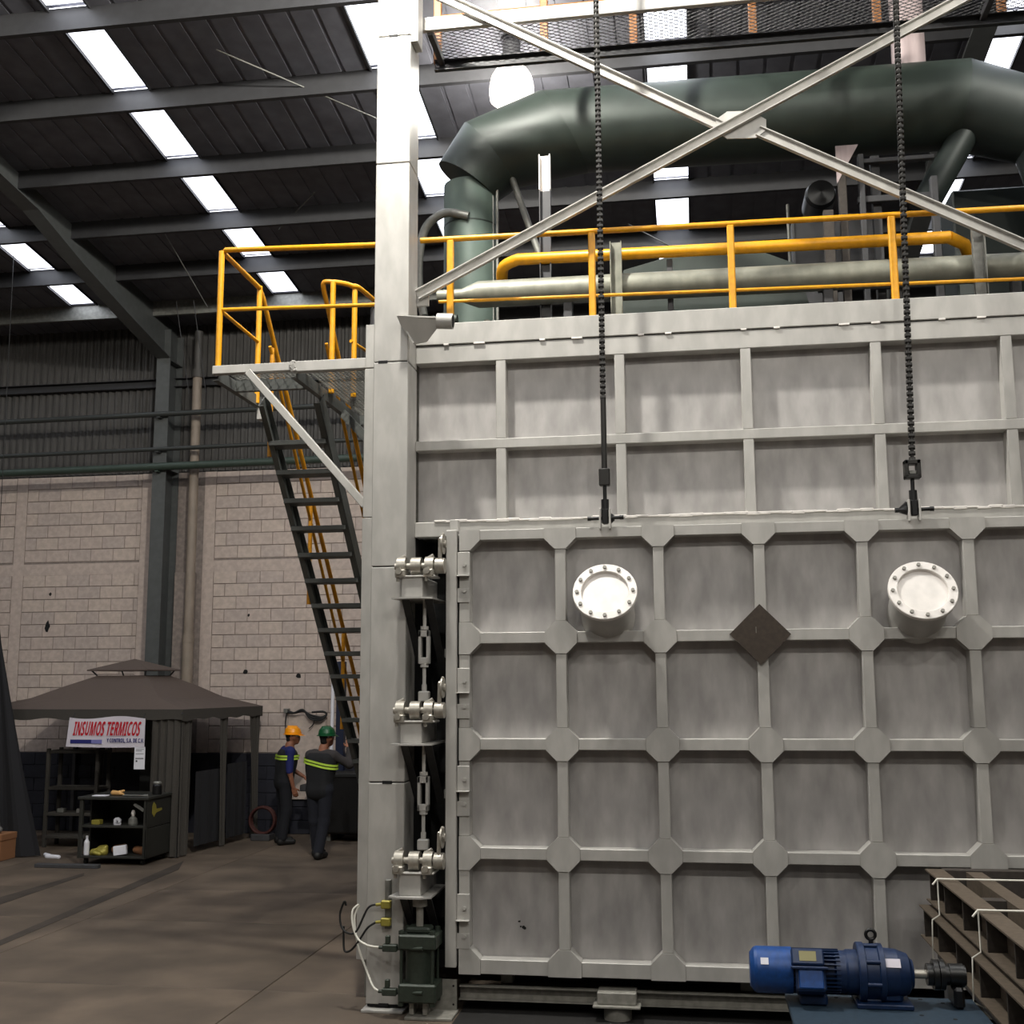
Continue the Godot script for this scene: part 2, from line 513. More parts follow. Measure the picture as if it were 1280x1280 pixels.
func build_hall() -> void:
	# floor: slabs with sawn joints, two dark filled trenches crossing the left side
	var fl := frame("floor", "grey brown concrete slab floor with sawn joints and dark filled trenches", "floor")
	var s := S()
	box(s, V(-16, -0.4, -10), V(9.5, -0.03, 19.5))
	obj("subfloor", s, M.concrete_dark, fl)
	var xs := [-16.0, -13.2, -10.3, -7.4, -4.55, -1.715, 1.2, 4.1, 6.9, 9.5]
	var zs := [-10.0, -7.3, -4.6, -2.9, -0.43, 2.5, 5.5, 8.5, 14.0, 19.5]
	for i in xs.size() - 1:
		for j in zs.size() - 1:
			s = S()
			box(s, V(xs[i] + 0.004, -0.1, zs[j] + 0.004), V(xs[i + 1] - 0.004, 0, zs[j + 1] - 0.004), 0.004)
			obj("slab", s, M.concrete if (i * 3 + j) % 2 == 0 else M.concrete_b, fl)
	s = S()
	box(s, V(-0.04, -0.04, -0.42), V(6.0, 0.004, 1.9), 0.002)
	obj("dark_floor_sheet", s, M.near_black, fl)  # near-black sheet laid over the slabs to darken the floor below the door
	for t in [[V(-4.7, 0, -1.2), V(-4.85, 0, -1.75), V(-5.25, 0, -6.7), V(-5.0, 0, -6.0)], [V(-5.9, 0, -3.0), V(-6.2, 0, -3.4), V(-6.1, 0, -5.6), V(-6.0, 0, -5.4)]]:
		s = S()
		var q := []
		for p in t:
			q.append(p + V(0, 0.003, 0))
		quad(s, q[0], q[1], q[2], q[3], Vector3.UP)
		for k in 4:
			quad(s, q[k], q[(k + 1) % 4], q[(k + 1) % 4] - V(0, 0.05, 0), q[k] - V(0, 0.05, 0), q[k] - (q[0] + q[2]) * 0.5)
		obj("trench_cover", s, M.concrete_dark, fl)
	# walls out of the picture close the hall
	for w in [["wall_left", V(-16.3, -0.4, -10), V(-16, 11, 19.5), "plain grey side wall left of the hall, out of view"], ["wall_right", V(9.5, -0.4, -10), V(9.8, 11, 19.5), "plain grey side wall right of the hall, out of view"], ["wall_front", V(-16.3, -0.4, 19.5), V(9.8, 11.5, 19.8), "plain grey end wall far behind the viewer"]]:
		s = S()
		box(s, w[1], w[2])
		struct(w[0], s, M.wall_plain, w[3], "wall")
	# back wall: painted blocks below, ribbed sheets above
	var wb := frame("wall_back", "back wall of white painted blocks below dark ribbed metal sheets", "wall")
	s = S()
	box(s, V(-16.3, -0.4, WZ - 0.3), V(9.8, 6.0, WZ - 0.012))
	obj("mortar_bed", s, M.mortar, wb)
	s = S()
	box(s, V(-16.3, 6.0, WZ - 0.3), V(9.8, 10.2, WZ - 0.06))
	obj("backing", s, M.dark_steel, wb)
	var course := 6.0 / 28.0
	var blocks := {}
	var rest := S()
	for seg in [[-13.2, -9.91], [-9.69, -7.57], [-6.21, 1.0]]:
		for r in 28:
			if r == 20:
				continue
			var y := (r + 0.5) * course
			var x: float = seg[0]
			var first := true
			while x < seg[1] - 0.03:
				var w: float = 0.195 if first and r % 2 == 0 else 0.4
				w = minf(w, seg[1] - x)
				first = false
				var c := x + w * 0.5
				x += w + 0.011
				if r < 6:
					if c > -10.5 and c < -3.2:
						var dd := S()
						cbox(dd, Transform3D(Basis(), V(c, y, WZ - 0.027)), V(w, course - 0.012, 0.06), 0.004)
						obj("block", dd, M.dado, wb)
					continue
				if c < -10.4 or c > -3.65 or (r < 9 and c < -6.2):
					cbox(rest, Transform3D(Basis(), V(c, y, WZ - 0.03)), V(w, course - 0.012, 0.06))
					continue
				var key := int(w * 1000.0)
				if not blocks.has(key):
					var b := S()
					cbox(b, Transform3D(Basis(), V(0, 0, -0.03)), V(w, course - 0.012, 0.06), 0.005)
					blocks[key] = b.commit()
				var o := put("block", blocks[key], wb)
				o.material_override = [M.block_a, M.block_b, M.block_c][rng.randi() % 3]
				o.position = V(c, y, WZ + rng.randf_range(-0.003, 0.002))
	var ro := obj("block_courses", rest, M.block_b, wb)
	ro.set_meta("kind", "stuff")
	for t in [[V(-10.06, 0, WZ - 0.03), V(-9.54, 1.28, WZ + 0.008)], [V(-7.75, 0, WZ - 0.03), V(-6.18, 1.28, WZ + 0.01)], [V(-6.87, 0, WZ - 0.03), V(-6.51, 1.28, WZ + 0.124)], [V(-13.0, 0, WZ - 0.03), V(1.0, 1.28, WZ - 0.011)]]:
		s = S()
		box(s, t[0], t[1], 0.002)
		obj("painted_dado", s, M.dado, wb)
	for h in [[-9.19, 3.4, 0.05, 0.1], [-9.17, 3.95, 0.03, 0.03], [-5.6, 2.6, 0.04, 0.04], [-4.68, 2.53, 0.05, 0.045], [-5.57, 3.54, 0.02, 0.03]]:
		s = S()
		var poly := []
		for i in 9:
			var a := TAU * i / 9.0
			var q := rng.randf_range(0.7, 1.15)
			poly.append(Vector2(h[0] + cos(a) * h[2] * q, h[1] + sin(a) * h[3] * q))
		prism(s, poly, Transform3D(Basis(), V(0, 0, WZ - 0.02)), 0.0235)
		obj("knocked_hole", s, M.dark_void, wb)
	# poured concrete ties, bond beams and edge strips
	for t in [[V(-9.9, 0, WZ - 0.02), V(-9.7, 6.0, WZ + 0.004)], [V(-13.2, 4.272, WZ - 0.02), V(-7.4, 4.47, WZ + 0.002)], [V(-6.28, 4.272, WZ - 0.02), V(1.0, 4.47, WZ + 0.002)], [V(-7.56, 0, WZ - 0.02), V(-7.36, 6.0, WZ + 0.006)], [V(-6.42, 0, WZ - 0.02), V(-6.22, 6.0, WZ + 0.004)]]:
		s = S()
		box(s, t[0], t[1], 0.004)
		obj("concrete_tie", s, M.block_a, wb)
	for i in 10:
		for up in 2:
			s = S()
			var x0 := -12.2 + i * 1.04
			var y0: float = 6.02 if up == 0 else 7.62
			var y1: float = 7.58 if up == 0 else 8.66
			var z0 := WZ - 0.04
			for k in 8:
				var a := x0 + k * 0.13
				var pts := [[a, 0.0], [a + 0.03, 0.035], [a + 0.075, 0.035], [a + 0.1, 0.0], [a + 0.13, 0.0]]
				for e in 4:
					var p0 := V(pts[e][0], y0, z0 + pts[e][1])
					var p1 := V(pts[e + 1][0], y0, z0 + pts[e + 1][1])
					var h := V(0, y1 - y0, 0)
					quad(s, p0, p1, p1 + h, p0 + h, V(0, 0, 1))
			obj("cladding_panel", s, M.clad, wb)
	s = S()
	profile(s, channel(0.15, 0.1, 0.008), V(1.0, 7.58, WZ + 0.0), V(-13, 7.58, WZ + 0.0))
	obj("girt", s, M.purlin, wb)
	# the stubby concrete pier beside the steel column
	s = S()
	box(s, V(-6.86, 0, WZ - 0.02), V(-6.52, 4.27, WZ + 0.12), 0.01)
	struct("pillar", s, M.mortar, "short grey concrete pier between the dark steel column and the drainpipe", "pillar")
	# portal frames: column, rafter with deep haunch
	for cx in [-7.02, 4.9]:
		var col := frame("steel_column", "dark grey steel column on the back wall beside the drainpipe" if cx < 0 else "dark grey steel column on the back wall, hidden behind the furnace", "column")
		s = S()
		profile(s, i_beam(0.5, 0.24, 0.018), V(cx, 0, -9.35), V(cx, 8.4, -9.35), V(0, 0, 1))
		obj("shaft", s, M.column_grey, col)
		s = S()
		box(s, V(cx - 0.2, 0, -9.6), V(cx + 0.2, 0.025, -9.0), 0.004)
		obj("base_plate", s, M.column_grey, col)
		for y in [5.98, 7.86]:
			s = S()
			box(s, V(cx + 0.01, y, -9.58), V(cx + 0.12, y + 0.014, -9.12))
			obj("stiffener", s, M.column_grey, col)
	for cx in [-7.02, 4.9]:
		var rf := frame("roof_beam", "dark haunched steel rafter sloping down to the wall column at the left" if cx < 0 else "dark steel rafter over the furnace's right side", "beam")
		var under := [[-9.12, 7.9], [-7.6, 8.2], [-6.2, 8.5], [-5.0, 8.82], [5.2, 10.05]]
		s = S()
		var poly := []
		for u in under:
			poly.append(Vector2(u[0], u[1]))
		poly.append(Vector2(5.2, roof_y(5.2) - 0.02))
		poly.append(Vector2(-9.58, roof_y(-9.58) - 0.02))
		poly.append(Vector2(-9.58, 7.8))
		prism(s, poly, Transform3D(Basis(V(0, 0, 1), V(0, 1, 0), V(-1, 0, 0)), V(cx + 0.006, 0, 0)), 0.012)
		obj("web", s, M.column_grey, rf)
		s = S()
		for i in under.size() - 1:
			bar(s, V(cx, under[i][1], under[i][0]), V(cx, under[i + 1][1], under[i + 1][0]), 0.24, 0.018)
		obj("flange", s, M.column_grey, rf)
	# roof: ribbed sheets between skylight strips, purlins below
	var ce := frame("ceiling", "dark ribbed metal roof on steel purlins with skylight strips", "ceiling")
	var edges := [-16.0]
	for x in STRIPS:
		edges.append(x - 0.23)
		edges.append(x + 0.23)
	edges.append(9.5)
	for i in range(0, edges.size(), 2):
		s = S()
		var x: float = edges[i]
		while x < edges[i + 1] - 0.02:
			var w: float = minf(0.3, edges[i + 1] - x)
			var ya := roof_y(-9.7)
			var yb := roof_y(5.3)
			for e in [[x, x + w - 0.05, 0.0], [x + w - 0.05, x + w, 0.01]]:
				bar(s, V((e[0] + e[1]) * 0.5, ya + 0.03 + e[2] * 0.5, -9.7), V((e[0] + e[1]) * 0.5, yb + 0.03 + e[2] * 0.5, 5.3), e[1] - e[0], 0.05 - e[2])
			x += w
		obj("roof_panel", s, M.roof, ce)
	s = S()
	quad(s, V(-16.2, roof_y(-9.8) + 0.12, -9.9), V(9.8, roof_y(-9.8) + 0.12, -9.9), V(9.8, roof_y(5.3) + 0.14, 5.3), V(-16.2, roof_y(5.3) + 0.14, 5.3), Vector3.UP)
	bar(s, V(-3.2, roof_y(5.3) + 0.05, 5.25), V(-3.2, 8.7, 19.9), 26.4, 0.1)
	obj("outer_roof", s, M.roof, ce)
	for z in PZ:
		s = S()
		var y := roof_y(z) - 0.005
		profile(s, channel(0.26, 0.065, 0.006), V(-16, y - 0.11, z - 0.03), V(9.5, y - 0.11, z - 0.03))
		obj("purlin", s, M.purlin if z > -8.0 else M.galv, ce)
	for x in STRIPS:
		s = S()
		bar(s, V(x, roof_y(-9.7) + 0.03, -9.7), V(x, roof_y(-8.6) + 0.03, -8.6), 0.46, 0.05)
		obj("roof_panel", s, M.roof, ce)
	for x in STRIPS:
		s = S()
		for e in [-0.235, 0.235]:
			bar(s, V(x + e, roof_y(-8.6) - 0.005, -8.6), V(x + e, roof_y(5.2) - 0.005, 5.2), 0.02, 0.04)
		obj("skylight_curb", s, M.purlin, ce)
	# thin sag rods and roof bracing
	for t in [[V(-5.71, 8.92, -6.3), V(-5.75, 8.35, -7.95)], [V(-3.3, 9.36, -2.5), V(-1.7, 9.12, -4.05)], [V(1.0, 8.8, -6.8), V(2.2, 8.5, -8.0)], [V(-4.0, 8.9, -6.4), V(-3.2, 9.05, -5.6)]]:
		s = S()
		tube(s, t[0], t[1], 0.009, 6)
		obj("bracing_rod", s, M.galv, ce)
	for x in [-6.45, -6.15]:
		s = S()
		tube(s, V(x, 8.6, -8.3), V(x, 7.2, -8.9), 0.007, 6)
		obj("bracing_rod", s, M.dark_steel, ce)

func build_skylights() -> void:
	var n := 0
	for x in STRIPS:
		for k in PZ.size():
			var z0: float = (PZ[k - 1] if k > 0 else -9.42) + 0.03
			var z1: float = PZ[k] - 0.03
			if k == 0:
				continue
			n += 1
			var w := frame("window_%d" % n, "bright skylight pane, %s from the back wall, in the strip %s" % [ORD[k - 1], WHERE[STRIPS.find(x)]], "skylight", "skylight panes")
			var s := S()
			bar(s, V(x, roof_y(z0) + 0.02, z0), V(x, roof_y(z1) + 0.02, z1), 0.455, 0.012)
			obj("pane", s, M.pane, w)
			var l := AreaLight3D.new()
			l.name = "skylight"
			l.area_size = Vector2(0.44, z1 - z0)
			l.light_color = Color(0.93, 0.96, 1.0)
			l.light_energy = SKY_PANE
			l.area_range = 40.0
			l.area_attenuation = 2.0
			l.shadow_enabled = true
			w.add_child(l)
			l.position = V(x, roof_y((z0 + z1) * 0.5) - 0.01, (z0 + z1) * 0.5)
			l.rotation = V(-PI / 2 - atan(0.12), 0, 0)

func bay_lamp(at: Vector3, label: String, energy: float) -> void:
	var t := thing("high_bay_lamp", label, "lamp", "high-bay lamps", at)
	var s := S()
	lathe(s, [Vector2(0.0, -0.2), Vector2(0.2, -0.2), Vector2(0.236, -0.17), Vector2(0.245, -0.1), Vector2(0.24, 0.0), Vector2(0.22, 0.09), Vector2(0.18, 0.16), Vector2(0.11, 0.21), Vector2(0.0, 0.235)], Transform3D(), 28)
	obj("refractor", s, M.lamp_glow, t, true)
	s = S()
	lathe(s, [Vector2(0.0, 0.2), Vector2(0.09, 0.2), Vector2(0.1, 0.28), Vector2(0.1, 0.5), Vector2(0.05, 0.56), Vector2(0.0, 0.56)], Transform3D(), 18)
	obj("ballast_housing", s, M.dark_steel, t, true)
	s = S()
	tube(s, V(0, 0.55, 0), V(0, roof_y(at.z) - at.y - 0.02, 0), 0.012, 8)
	obj("hanger", s, M.dark_steel, t, true)
	var l := OmniLight3D.new()
	l.name = "lamp_light"
	l.light_color = Color(1.0, 0.985, 0.945)
	l.light_energy = energy
	l.light_size = 0.13
	l.omni_range = 40.0
	l.omni_attenuation = 2.0
	l.shadow_enabled = true
	t.add_child(l)
	l.position = V(0, -0.05, 0)

func build_lamps() -> void:
	bay_lamp(V(-0.05, 8.86, -2.9), "glowing round high-bay lamp hanging behind the green duct elbow", BACK)
	bay_lamp(V(-0.45, 9.3, 1.3), "glowing high-bay lamp hanging over the furnace front, above the X-shaped bracing", KEY)
	bay_lamp(V(-8.0, 9.3, 1.3), "added unseen fill lamp left of the picture in the row over the furnace front", ROW_FILL)
	bay_lamp(V(6.2, 9.3, 1.3), "added unseen fill lamp right of the picture in the row over the furnace front", ROW_FILL * 1.8)
	bay_lamp(V(-4.2, 9.2, 8.8), "added fill lamp hanging behind the viewer, left end of the row in the aisle", HALL_FILL)
	bay_lamp(V(0.6, 9.2, 8.8), "added fill lamp hanging behind the viewer, left of the middle in the aisle row", HALL_FILL)
	bay_lamp(V(4.4, 9.2, 8.8), "added fill lamp hanging behind the viewer, right of the middle in the aisle row", HALL_FILL)
	bay_lamp(V(8.0, 9.2, 8.8), "added fill lamp hanging behind the viewer, right end of the row in the aisle", HALL_FILL)
	bay_lamp(V(2.6, 8.9, 13.5), "added fill lamp hanging far behind the viewer near the end wall", HALL_FILL)
#PART3
# ---------------------------------------------------------------- furnace
func build_furnace() -> void:
	var t := thing("furnace", "silver painted box furnace body with ribbed front panels behind the lift door", "furnace", "", V(2.3, 0, -2.6))
	var s := S()
	box(s, V(-0.9, 3.6, -4.9), V(5.5, 5.06, -0.43))
	box(s, V(-0.9, 0.25, -4.9), V(5.5, 3.6, -1.05))
	box(s, V(-0.9, 0.25, -1.05), V(-0.5, 3.6, -0.43))
	obj("casing", s, M.silver_dirty, t)
	var xs := [-0.462, 0.247, 1.211, 2.205, 3.196, 4.158, 5.14]
	for r in [[4.349, 5.0], [3.68, 4.269]]:
		for i in xs.size() - 1:
			s = S()
			var x0: float = xs[i] + (0.04 if i > 0 else 0.0)
			box(s, V(x0, r[0], -0.44), V(xs[i + 1] - 0.04, r[1], -0.393))
			obj("panel", s, M.silver_plate, t)
			s = S()
			box(s, V(xs[i + 1] - 0.04, r[0], -0.42), V(xs[i + 1] + 0.04, r[1], -0.27), 0.004)
			obj("stiffener", s, M.silver, t)
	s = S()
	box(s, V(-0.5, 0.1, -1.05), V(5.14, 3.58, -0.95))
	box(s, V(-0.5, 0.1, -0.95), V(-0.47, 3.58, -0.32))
	obj("lower_panel", s, M.cavity_shade, t)  # dark colour stands in for shade deep in the gap
	s = S()
	box(s, V(-0.9, 5.3, -0.52), V(-0.79, 5.58, -0.4), 0.03)
	obj("capped_stub", s, M.dark_steel, t)
	for e in [[4.269, 4.349, -0.268, "cross_rib"], [5.0, 5.146, -0.268, "cross_rib"], [3.56, 3.68, -0.266, "cross_rib"], [5.154, 5.335, -0.258, "front_plate"]]:
		s = S()
		box(s, V(-0.462, e[0], -0.41), V(5.3, e[1], e[2]), 0.005)
		obj(e[3], s, M.silver, t)
	s = S()
	box(s, V(-0.462, 5.14, -0.4), V(5.3, 5.16, -0.28))
	obj("weld_gap", s, M.dark_void, t)
	s = S()
	for i in 22:
		var x := -0.2 + i * 0.26 + rng.randf_range(-0.05, 0.05)
		if i % 3 != 2:
			box(s, V(x, 5.143, -0.3), V(x + rng.randf_range(0.04, 0.11), 5.158, -0.252), 0.003)
	for i in 60:
		var x := -0.3 + i * 0.085
		box(s, V(x, 3.672 + rng.randf_range(-0.006, 0.006), -0.3), V(x + 0.1, 3.69 + rng.randf_range(-0.004, 0.008), -0.255), 0.004)
	obj("weld_bead", s, M.bright, t).set_meta("kind", "stuff")
	s = S()
	box(s, V(-0.91, 0.29, -0.33), V(-0.735, 3.735, -0.3), 0.003)
	box(s, V(-0.905, 3.742, -0.33), V(-0.735, 4.99, -0.3), 0.003)
	box(s, V(-0.9, 5.0, -0.34), V(-0.735, 5.37, -0.3), 0.003)
	obj("corner_plate", s, M.silver, t)
	s = S()
	box(s, V(-0.86, 0.0, -0.5), V(-0.7, 0.3, -0.36), 0.004)
	obj("corner_foot", s, M.silver_dirty, t)
	s = S()
	box(s, V(-0.9, 5.06, -4.9), V(5.5, 5.09, -0.42))
	obj("deck_plate", s, M.dark_steel, t)
	# sill beam and pedestal under the door
	s = S()
	profile(s, channel(0.1, 0.06, 0.008), V(5.2, 0.135, -0.12), V(-0.05, 0.135, -0.12))
	obj("sill_beam", s, M.silver_dirty, t)
	for x in [0.24, 2.0]:
		s = S()
		box(s, V(x, 0.18, -0.3), V(x + 0.09, 0.29, -0.2), 0.004)
		obj("sill_block", s, M.silver_dirty, t)
	var p := thing("pedestal", "grey capped pipe pedestal standing under the furnace door's lower edge", "pedestal", "", V(1.12, 0, -0.04))
	s = S()
	tube(s, V(1.12, 0, -0.04), V(1.12, 0.1, -0.04), 0.1, 20)
	obj("pipe_post", s, M.silver_dirty, p)
	s = S()
	box(s, V(0.95, 0.1, -0.16), V(1.29, 0.116, 0.09), 0.003)
	box(s, V(0.98, 0.116, -0.13), V(1.26, 0.2, 0.05), 0.006)
	obj("cap_plate", s, M.silver_dirty, p)

func build_columns() -> void:
	for k in 2:
		var x: float = -0.745 if k == 0 else 4.86
		var t := thing("tower_column", "tall bright silver box column left of the furnace door, rising out of view" if k == 0 else "silver box column right of the furnace door, outside the picture", "column", "", V(x + 0.14, 0, -0.15))
		var ys := [0.045, 1.653, 3.302, 4.953, 6.642, 7.774, 8.6]
		var s := S()
		box(s, V(x + 0.01, 0.03, -0.3), V(x + 0.275, 8.59, -0.012))
		obj("core", s, M.dark_void, t)
		for i in ys.size() - 1:
			s = S()
			box(s, V(x, ys[i] + 0.004, -0.31), V(x + 0.283, ys[i + 1] - 0.004, 0.0), 0.006)
			obj("column_section", s, M.silver, t)
		for i in [0, 1, 2, 3, 5]:
			s = S()
			var sx: float = x + [0.1, 0.11, 0.19, 0.04, 0, 0.1][i]
			box(s, V(sx, ys[i] - 0.012, -0.05), V(sx + 0.075, ys[i] + 0.012, 0.0015))
			obj("slot", s, M.dark_void, t)
		s = S()
		box(s, V(x + 0.283, 7.72, -0.2), V(x + 0.34, 8.6, -0.02), 0.004)
		obj("head_gusset", s, M.silver, t)
		s = S()
		box(s, V(x - 0.02, 0, -0.34), V(x + 0.3, 0.022, 0.06), 0.004)
		obj("base_plate", s, M.silver, t)
	var b := thing("pivot_bracket", "silver gusset bracket with a short round sleeve welded across the left column", "bracket", "", V(-0.35, 5.07, 0.1))
	var s := S()
	prism(s, [Vector2(-0.525, 0.01), Vector2(-0.14, -0.028), Vector2(-0.19, -0.09), Vector2(-0.302, -0.215), Vector2(-0.4, -0.23), Vector2(-0.5, -0.07)], Transform3D(Basis(V(1, 0, 0), 0.5), V(0, 5.29, 0.11)), 0.014)
	obj("gusset_plate", s, M.silver, b)
	s = S()
	bar(s, V(-0.52, 5.292, 0.06), V(-0.15, 5.258, 0.06), 0.12, 0.012)
	bar(s, V(-0.5, 5.25, 0.03), V(-0.4, 5.08, 0.03), 0.07, 0.012)
	obj("web_plate", s, M.silver, b)
	s = S()
	tube(s, V(-0.2, 5.24, 0.09), V(-0.075, 5.23, 0.09), 0.062, 18)
	obj("sleeve", s, M.silver, b)
	s = S()
	tube(s, V(-0.08, 5.23, 0.09), V(-0.0735, 5.2295, 0.09), 0.05, 18)
	obj("bore", s, M.dark_void, b)

func build_door() -> void:
	var t := thing("furnace_door", "large silver lift door with a grid of ribs and octagon gussets", "door", "", V(2.23, 0.28, -0.12))
	var px := 0.745
	var y0 := 3.533
	var py := 0.7965
	var s := S()
	box(s, V(-0.035, 0.29, -0.26), V(4.505, 3.56, -0.17))
	obj("back_frame", s, M.silver_dirty, t)
	for i in 6:
		for j in 4:
			s = S()
			var x := i * px + 0.04
			var y := y0 - j * py - 0.04
			box(s, V(x, y - py + 0.08, -0.17), V(x + px - 0.08, y, -0.125 + rng.randf_range(-0.003, 0.003)))
			obj("panel", s, M.silver_plate, t)
	for i in 7:
		for j in 4:
			s = S()
			var ya := y0 - j * py - 0.123
			var yb := y0 - (j + 1) * py + 0.123
			box(s, V(i * px - 0.04, yb, -0.16), V(i * px + 0.04, ya, 0.0), 0.004)
			obj("upright_rib", s, M.silver, t)
	for j in 5:
		for i in 6:
			s = S()
			var yc := y0 - j * py
			var lo: float = -0.042 if j < 4 else -0.062
			var hi: float = 0.042
			if j == 0:
				hi = 0.037
			box(s, V(i * px + 0.12, yc + lo, -0.16), V((i + 1) * px - 0.12, yc + hi, rng.randf_range(-0.002, 0.002)), 0.004)
			obj("cross_rib", s, M.silver, t)
	for i in 7:
		for j in 5:
			s = S()
			var r := 0.122
			var f := 0.043
			var poly := [Vector2(f, r), Vector2(r, f), Vector2(r, -f), Vector2(f, -r), Vector2(-f, -r), Vector2(-r, -f), Vector2(-r, f), Vector2(-f, r)]
			if j == 0:
				poly = [Vector2(r, 0.038), Vector2(r, -f), Vector2(f, -r), Vector2(-f, -r), Vector2(-r, -f), Vector2(-r, 0.038)]
			elif j == 4:
				poly = [Vector2(f, r), Vector2(r, f), Vector2(r, -0.065), Vector2(-r, -0.065), Vector2(-r, f), Vector2(-f, r)]
			var cut := PackedVector2Array([Vector2(-0.04 if i == 0 else -1.0, -1), Vector2(0.04 if i == 6 else 1.0, -1), Vector2(0.04 if i == 6 else 1.0, 1), Vector2(-0.04 if i == 0 else -1.0, 1)])
			poly = Array(Geometry2D.intersect_polygons(PackedVector2Array(poly), cut)[0])
			prism(s, poly, Transform3D(Basis(), V(i * px, y0 - j * py, -0.16)), 0.168)
			obj("gusset", s, M.silver, t)
	for h in [[0.43, 0.595, 0.02, 0.018], [0.395, 0.64, 0.012, 0.008], [0.405, 0.602, 0.008, 0.008], [3.75, 2.55, 0.004, 0.07]]:
		s = S()
		var poly := []
		for i in 8:
			var a := TAU * i / 8.0
			var q := rng.randf_range(0.6, 1.2)
			poly.append(Vector2(h[0] + cos(a) * h[2] * q, h[1] + sin(a) * h[3] * q))
		prism(s, poly, Transform3D(Basis(), V(0, 0, -0.124)), 0.003)
		obj("paint_chip", s, M.near_black, t)
	# edge angles with their bolted tabs
	for e in [-1, 1]:
		var ex: float = -0.097 if e < 0 else 4.567
		s = S()
		box(s, V(ex - 0.042, 0.33, -0.03), V(ex + 0.042, 3.572, 0.03), 0.005)
		box(s, V(ex - 0.042 if e < 0 else ex + 0.03, 0.33, -0.2), V(ex - 0.03 if e < 0 else ex + 0.042, 3.572, 0.0), 0.003)
		obj("edge_angle", s, M.silver, t)
		s = S()
		box(s, V(ex - 0.022, 3.56, -0.1), V(ex + 0.042, 3.66, -0.02), 0.004)
		obj("corner_block", s, M.silver, t)
		for y in [3.3, 3.1, 2.41, 2.22, 1.68, 1.5, 0.75, 0.55]:
			var low: bool = y in [3.1, 2.22, 1.5, 0.55]
			s = S()
			var tx: float = -0.04 if e < 0 else 4.51
			var ta: float = tx - 0.014 if e < 0 else tx - 0.085
			var tc: float = tx + 0.085 if e < 0 else tx + 0.014
			box(s, V(ta, y - 0.09, 0.0), V(tc, y + (0.02 if low else 0.1), 0.012), 0.003)
			if not low:
				box(s, V(ta, y - 0.09, 0.0), V(tc, y - 0.082, 0.05), 0.002)
			var tab := obj("bolt_tab", s, M.silver, t)
			s = S()
			hexa(s, V(tx + 0.045 * -e * 1.0 - (0.0 if e < 0 else 0.0), y, 0.013), V(0, 0, 1), 0.015, 0.014)
			var bolt := obj("bolt", s, M.silver, tab, true)
			bolt.position = Vector3.ZERO
	# tilted sight ports on short tubes
	for c in [V(1.097, 3.063, 0.2), V(3.352, 3.034, 0.2)]:
		var tilt := deg_to_rad(27)
		var ax := V(0, sin(tilt), cos(tilt))
		var base: Vector3 = c - ax * 0.3
		s = S()
		var xf := Transform3D(Basis(V(1, 0, 0), ax, V(0, ax.z, -ax.y) * -1.0).orthonormalized(), c)
		tube(s, c - ax * 0.42, c, 0.205, 36, -1.0, false)
		var port := obj("sight_port", s, M.silver, t)
		s = S()
		lathe(s, [Vector2(0.205, -0.035), Vector2(0.236, -0.035), Vector2(0.239, -0.03), Vector2(0.239, -0.004), Vector2(0.235, 0.0), Vector2(0.178, 0.0), Vector2(0.174, -0.004), Vector2(0.172, -0.03)], xf, 48)
		obj("flange", s, M.bright, port)  # near-white colour puts the lamp glare into flange and cover disc
		s = S()
		lathe(s, [Vector2(0.176, -0.03), Vector2(0.0, -0.028)], xf, 40)
		obj("cover_disc", s, M.bright, port)
		for k in 12:
			var a := TAU * k / 12.0 + 0.02
			s = S()
			hexa(s, xf * V(sin(a) * 0.207, -0.002, cos(a) * 0.207), ax, 0.0145, 0.016)
			obj("bolt", s, M.silver_dirty, port)
	# dark diamond plate over one crossing
	s = S()
	prism(s, [Vector2(0, 0.224), Vector2(0.22, 0.0), Vector2(0, -0.224), Vector2(-0.225, 0.003)], Transform3D(Basis(), V(2.223, 2.739, 0.008)), 0.012)
	var dia := obj("diamond_plate", s, M.rust_plate, t)
	s = S()
	box(s, V(2.19, 2.75, 0.019), V(2.194, 2.795, 0.0212))
	obj("scratch", s, M.silver_dirty, dia)

# ---------------------------------------------------------------- lifting chains
func chain_link() -> ArrayMesh:
	var s := S()
	for x in [-0.0225, -0.0075, 0.0075]:
		var poly := []
		for k in 12:
			var a := TAU * k / 12.0
			poly.append(Vector2(sin(a) * 0.017, cos(a) * 0.0145 + (0.004 if cos(a) > 0 else -0.004)))
		prism(s, poly, Transform3D(Basis(V(0, 0, -1), V(0, 1, 0), V(1, 0, 0)), V(x, 0, 0)), 0.014)
	tube(s, V(0, -0.024, 0), V(0, 0.024, 0), 0.0135, 8)
	return s.commit()

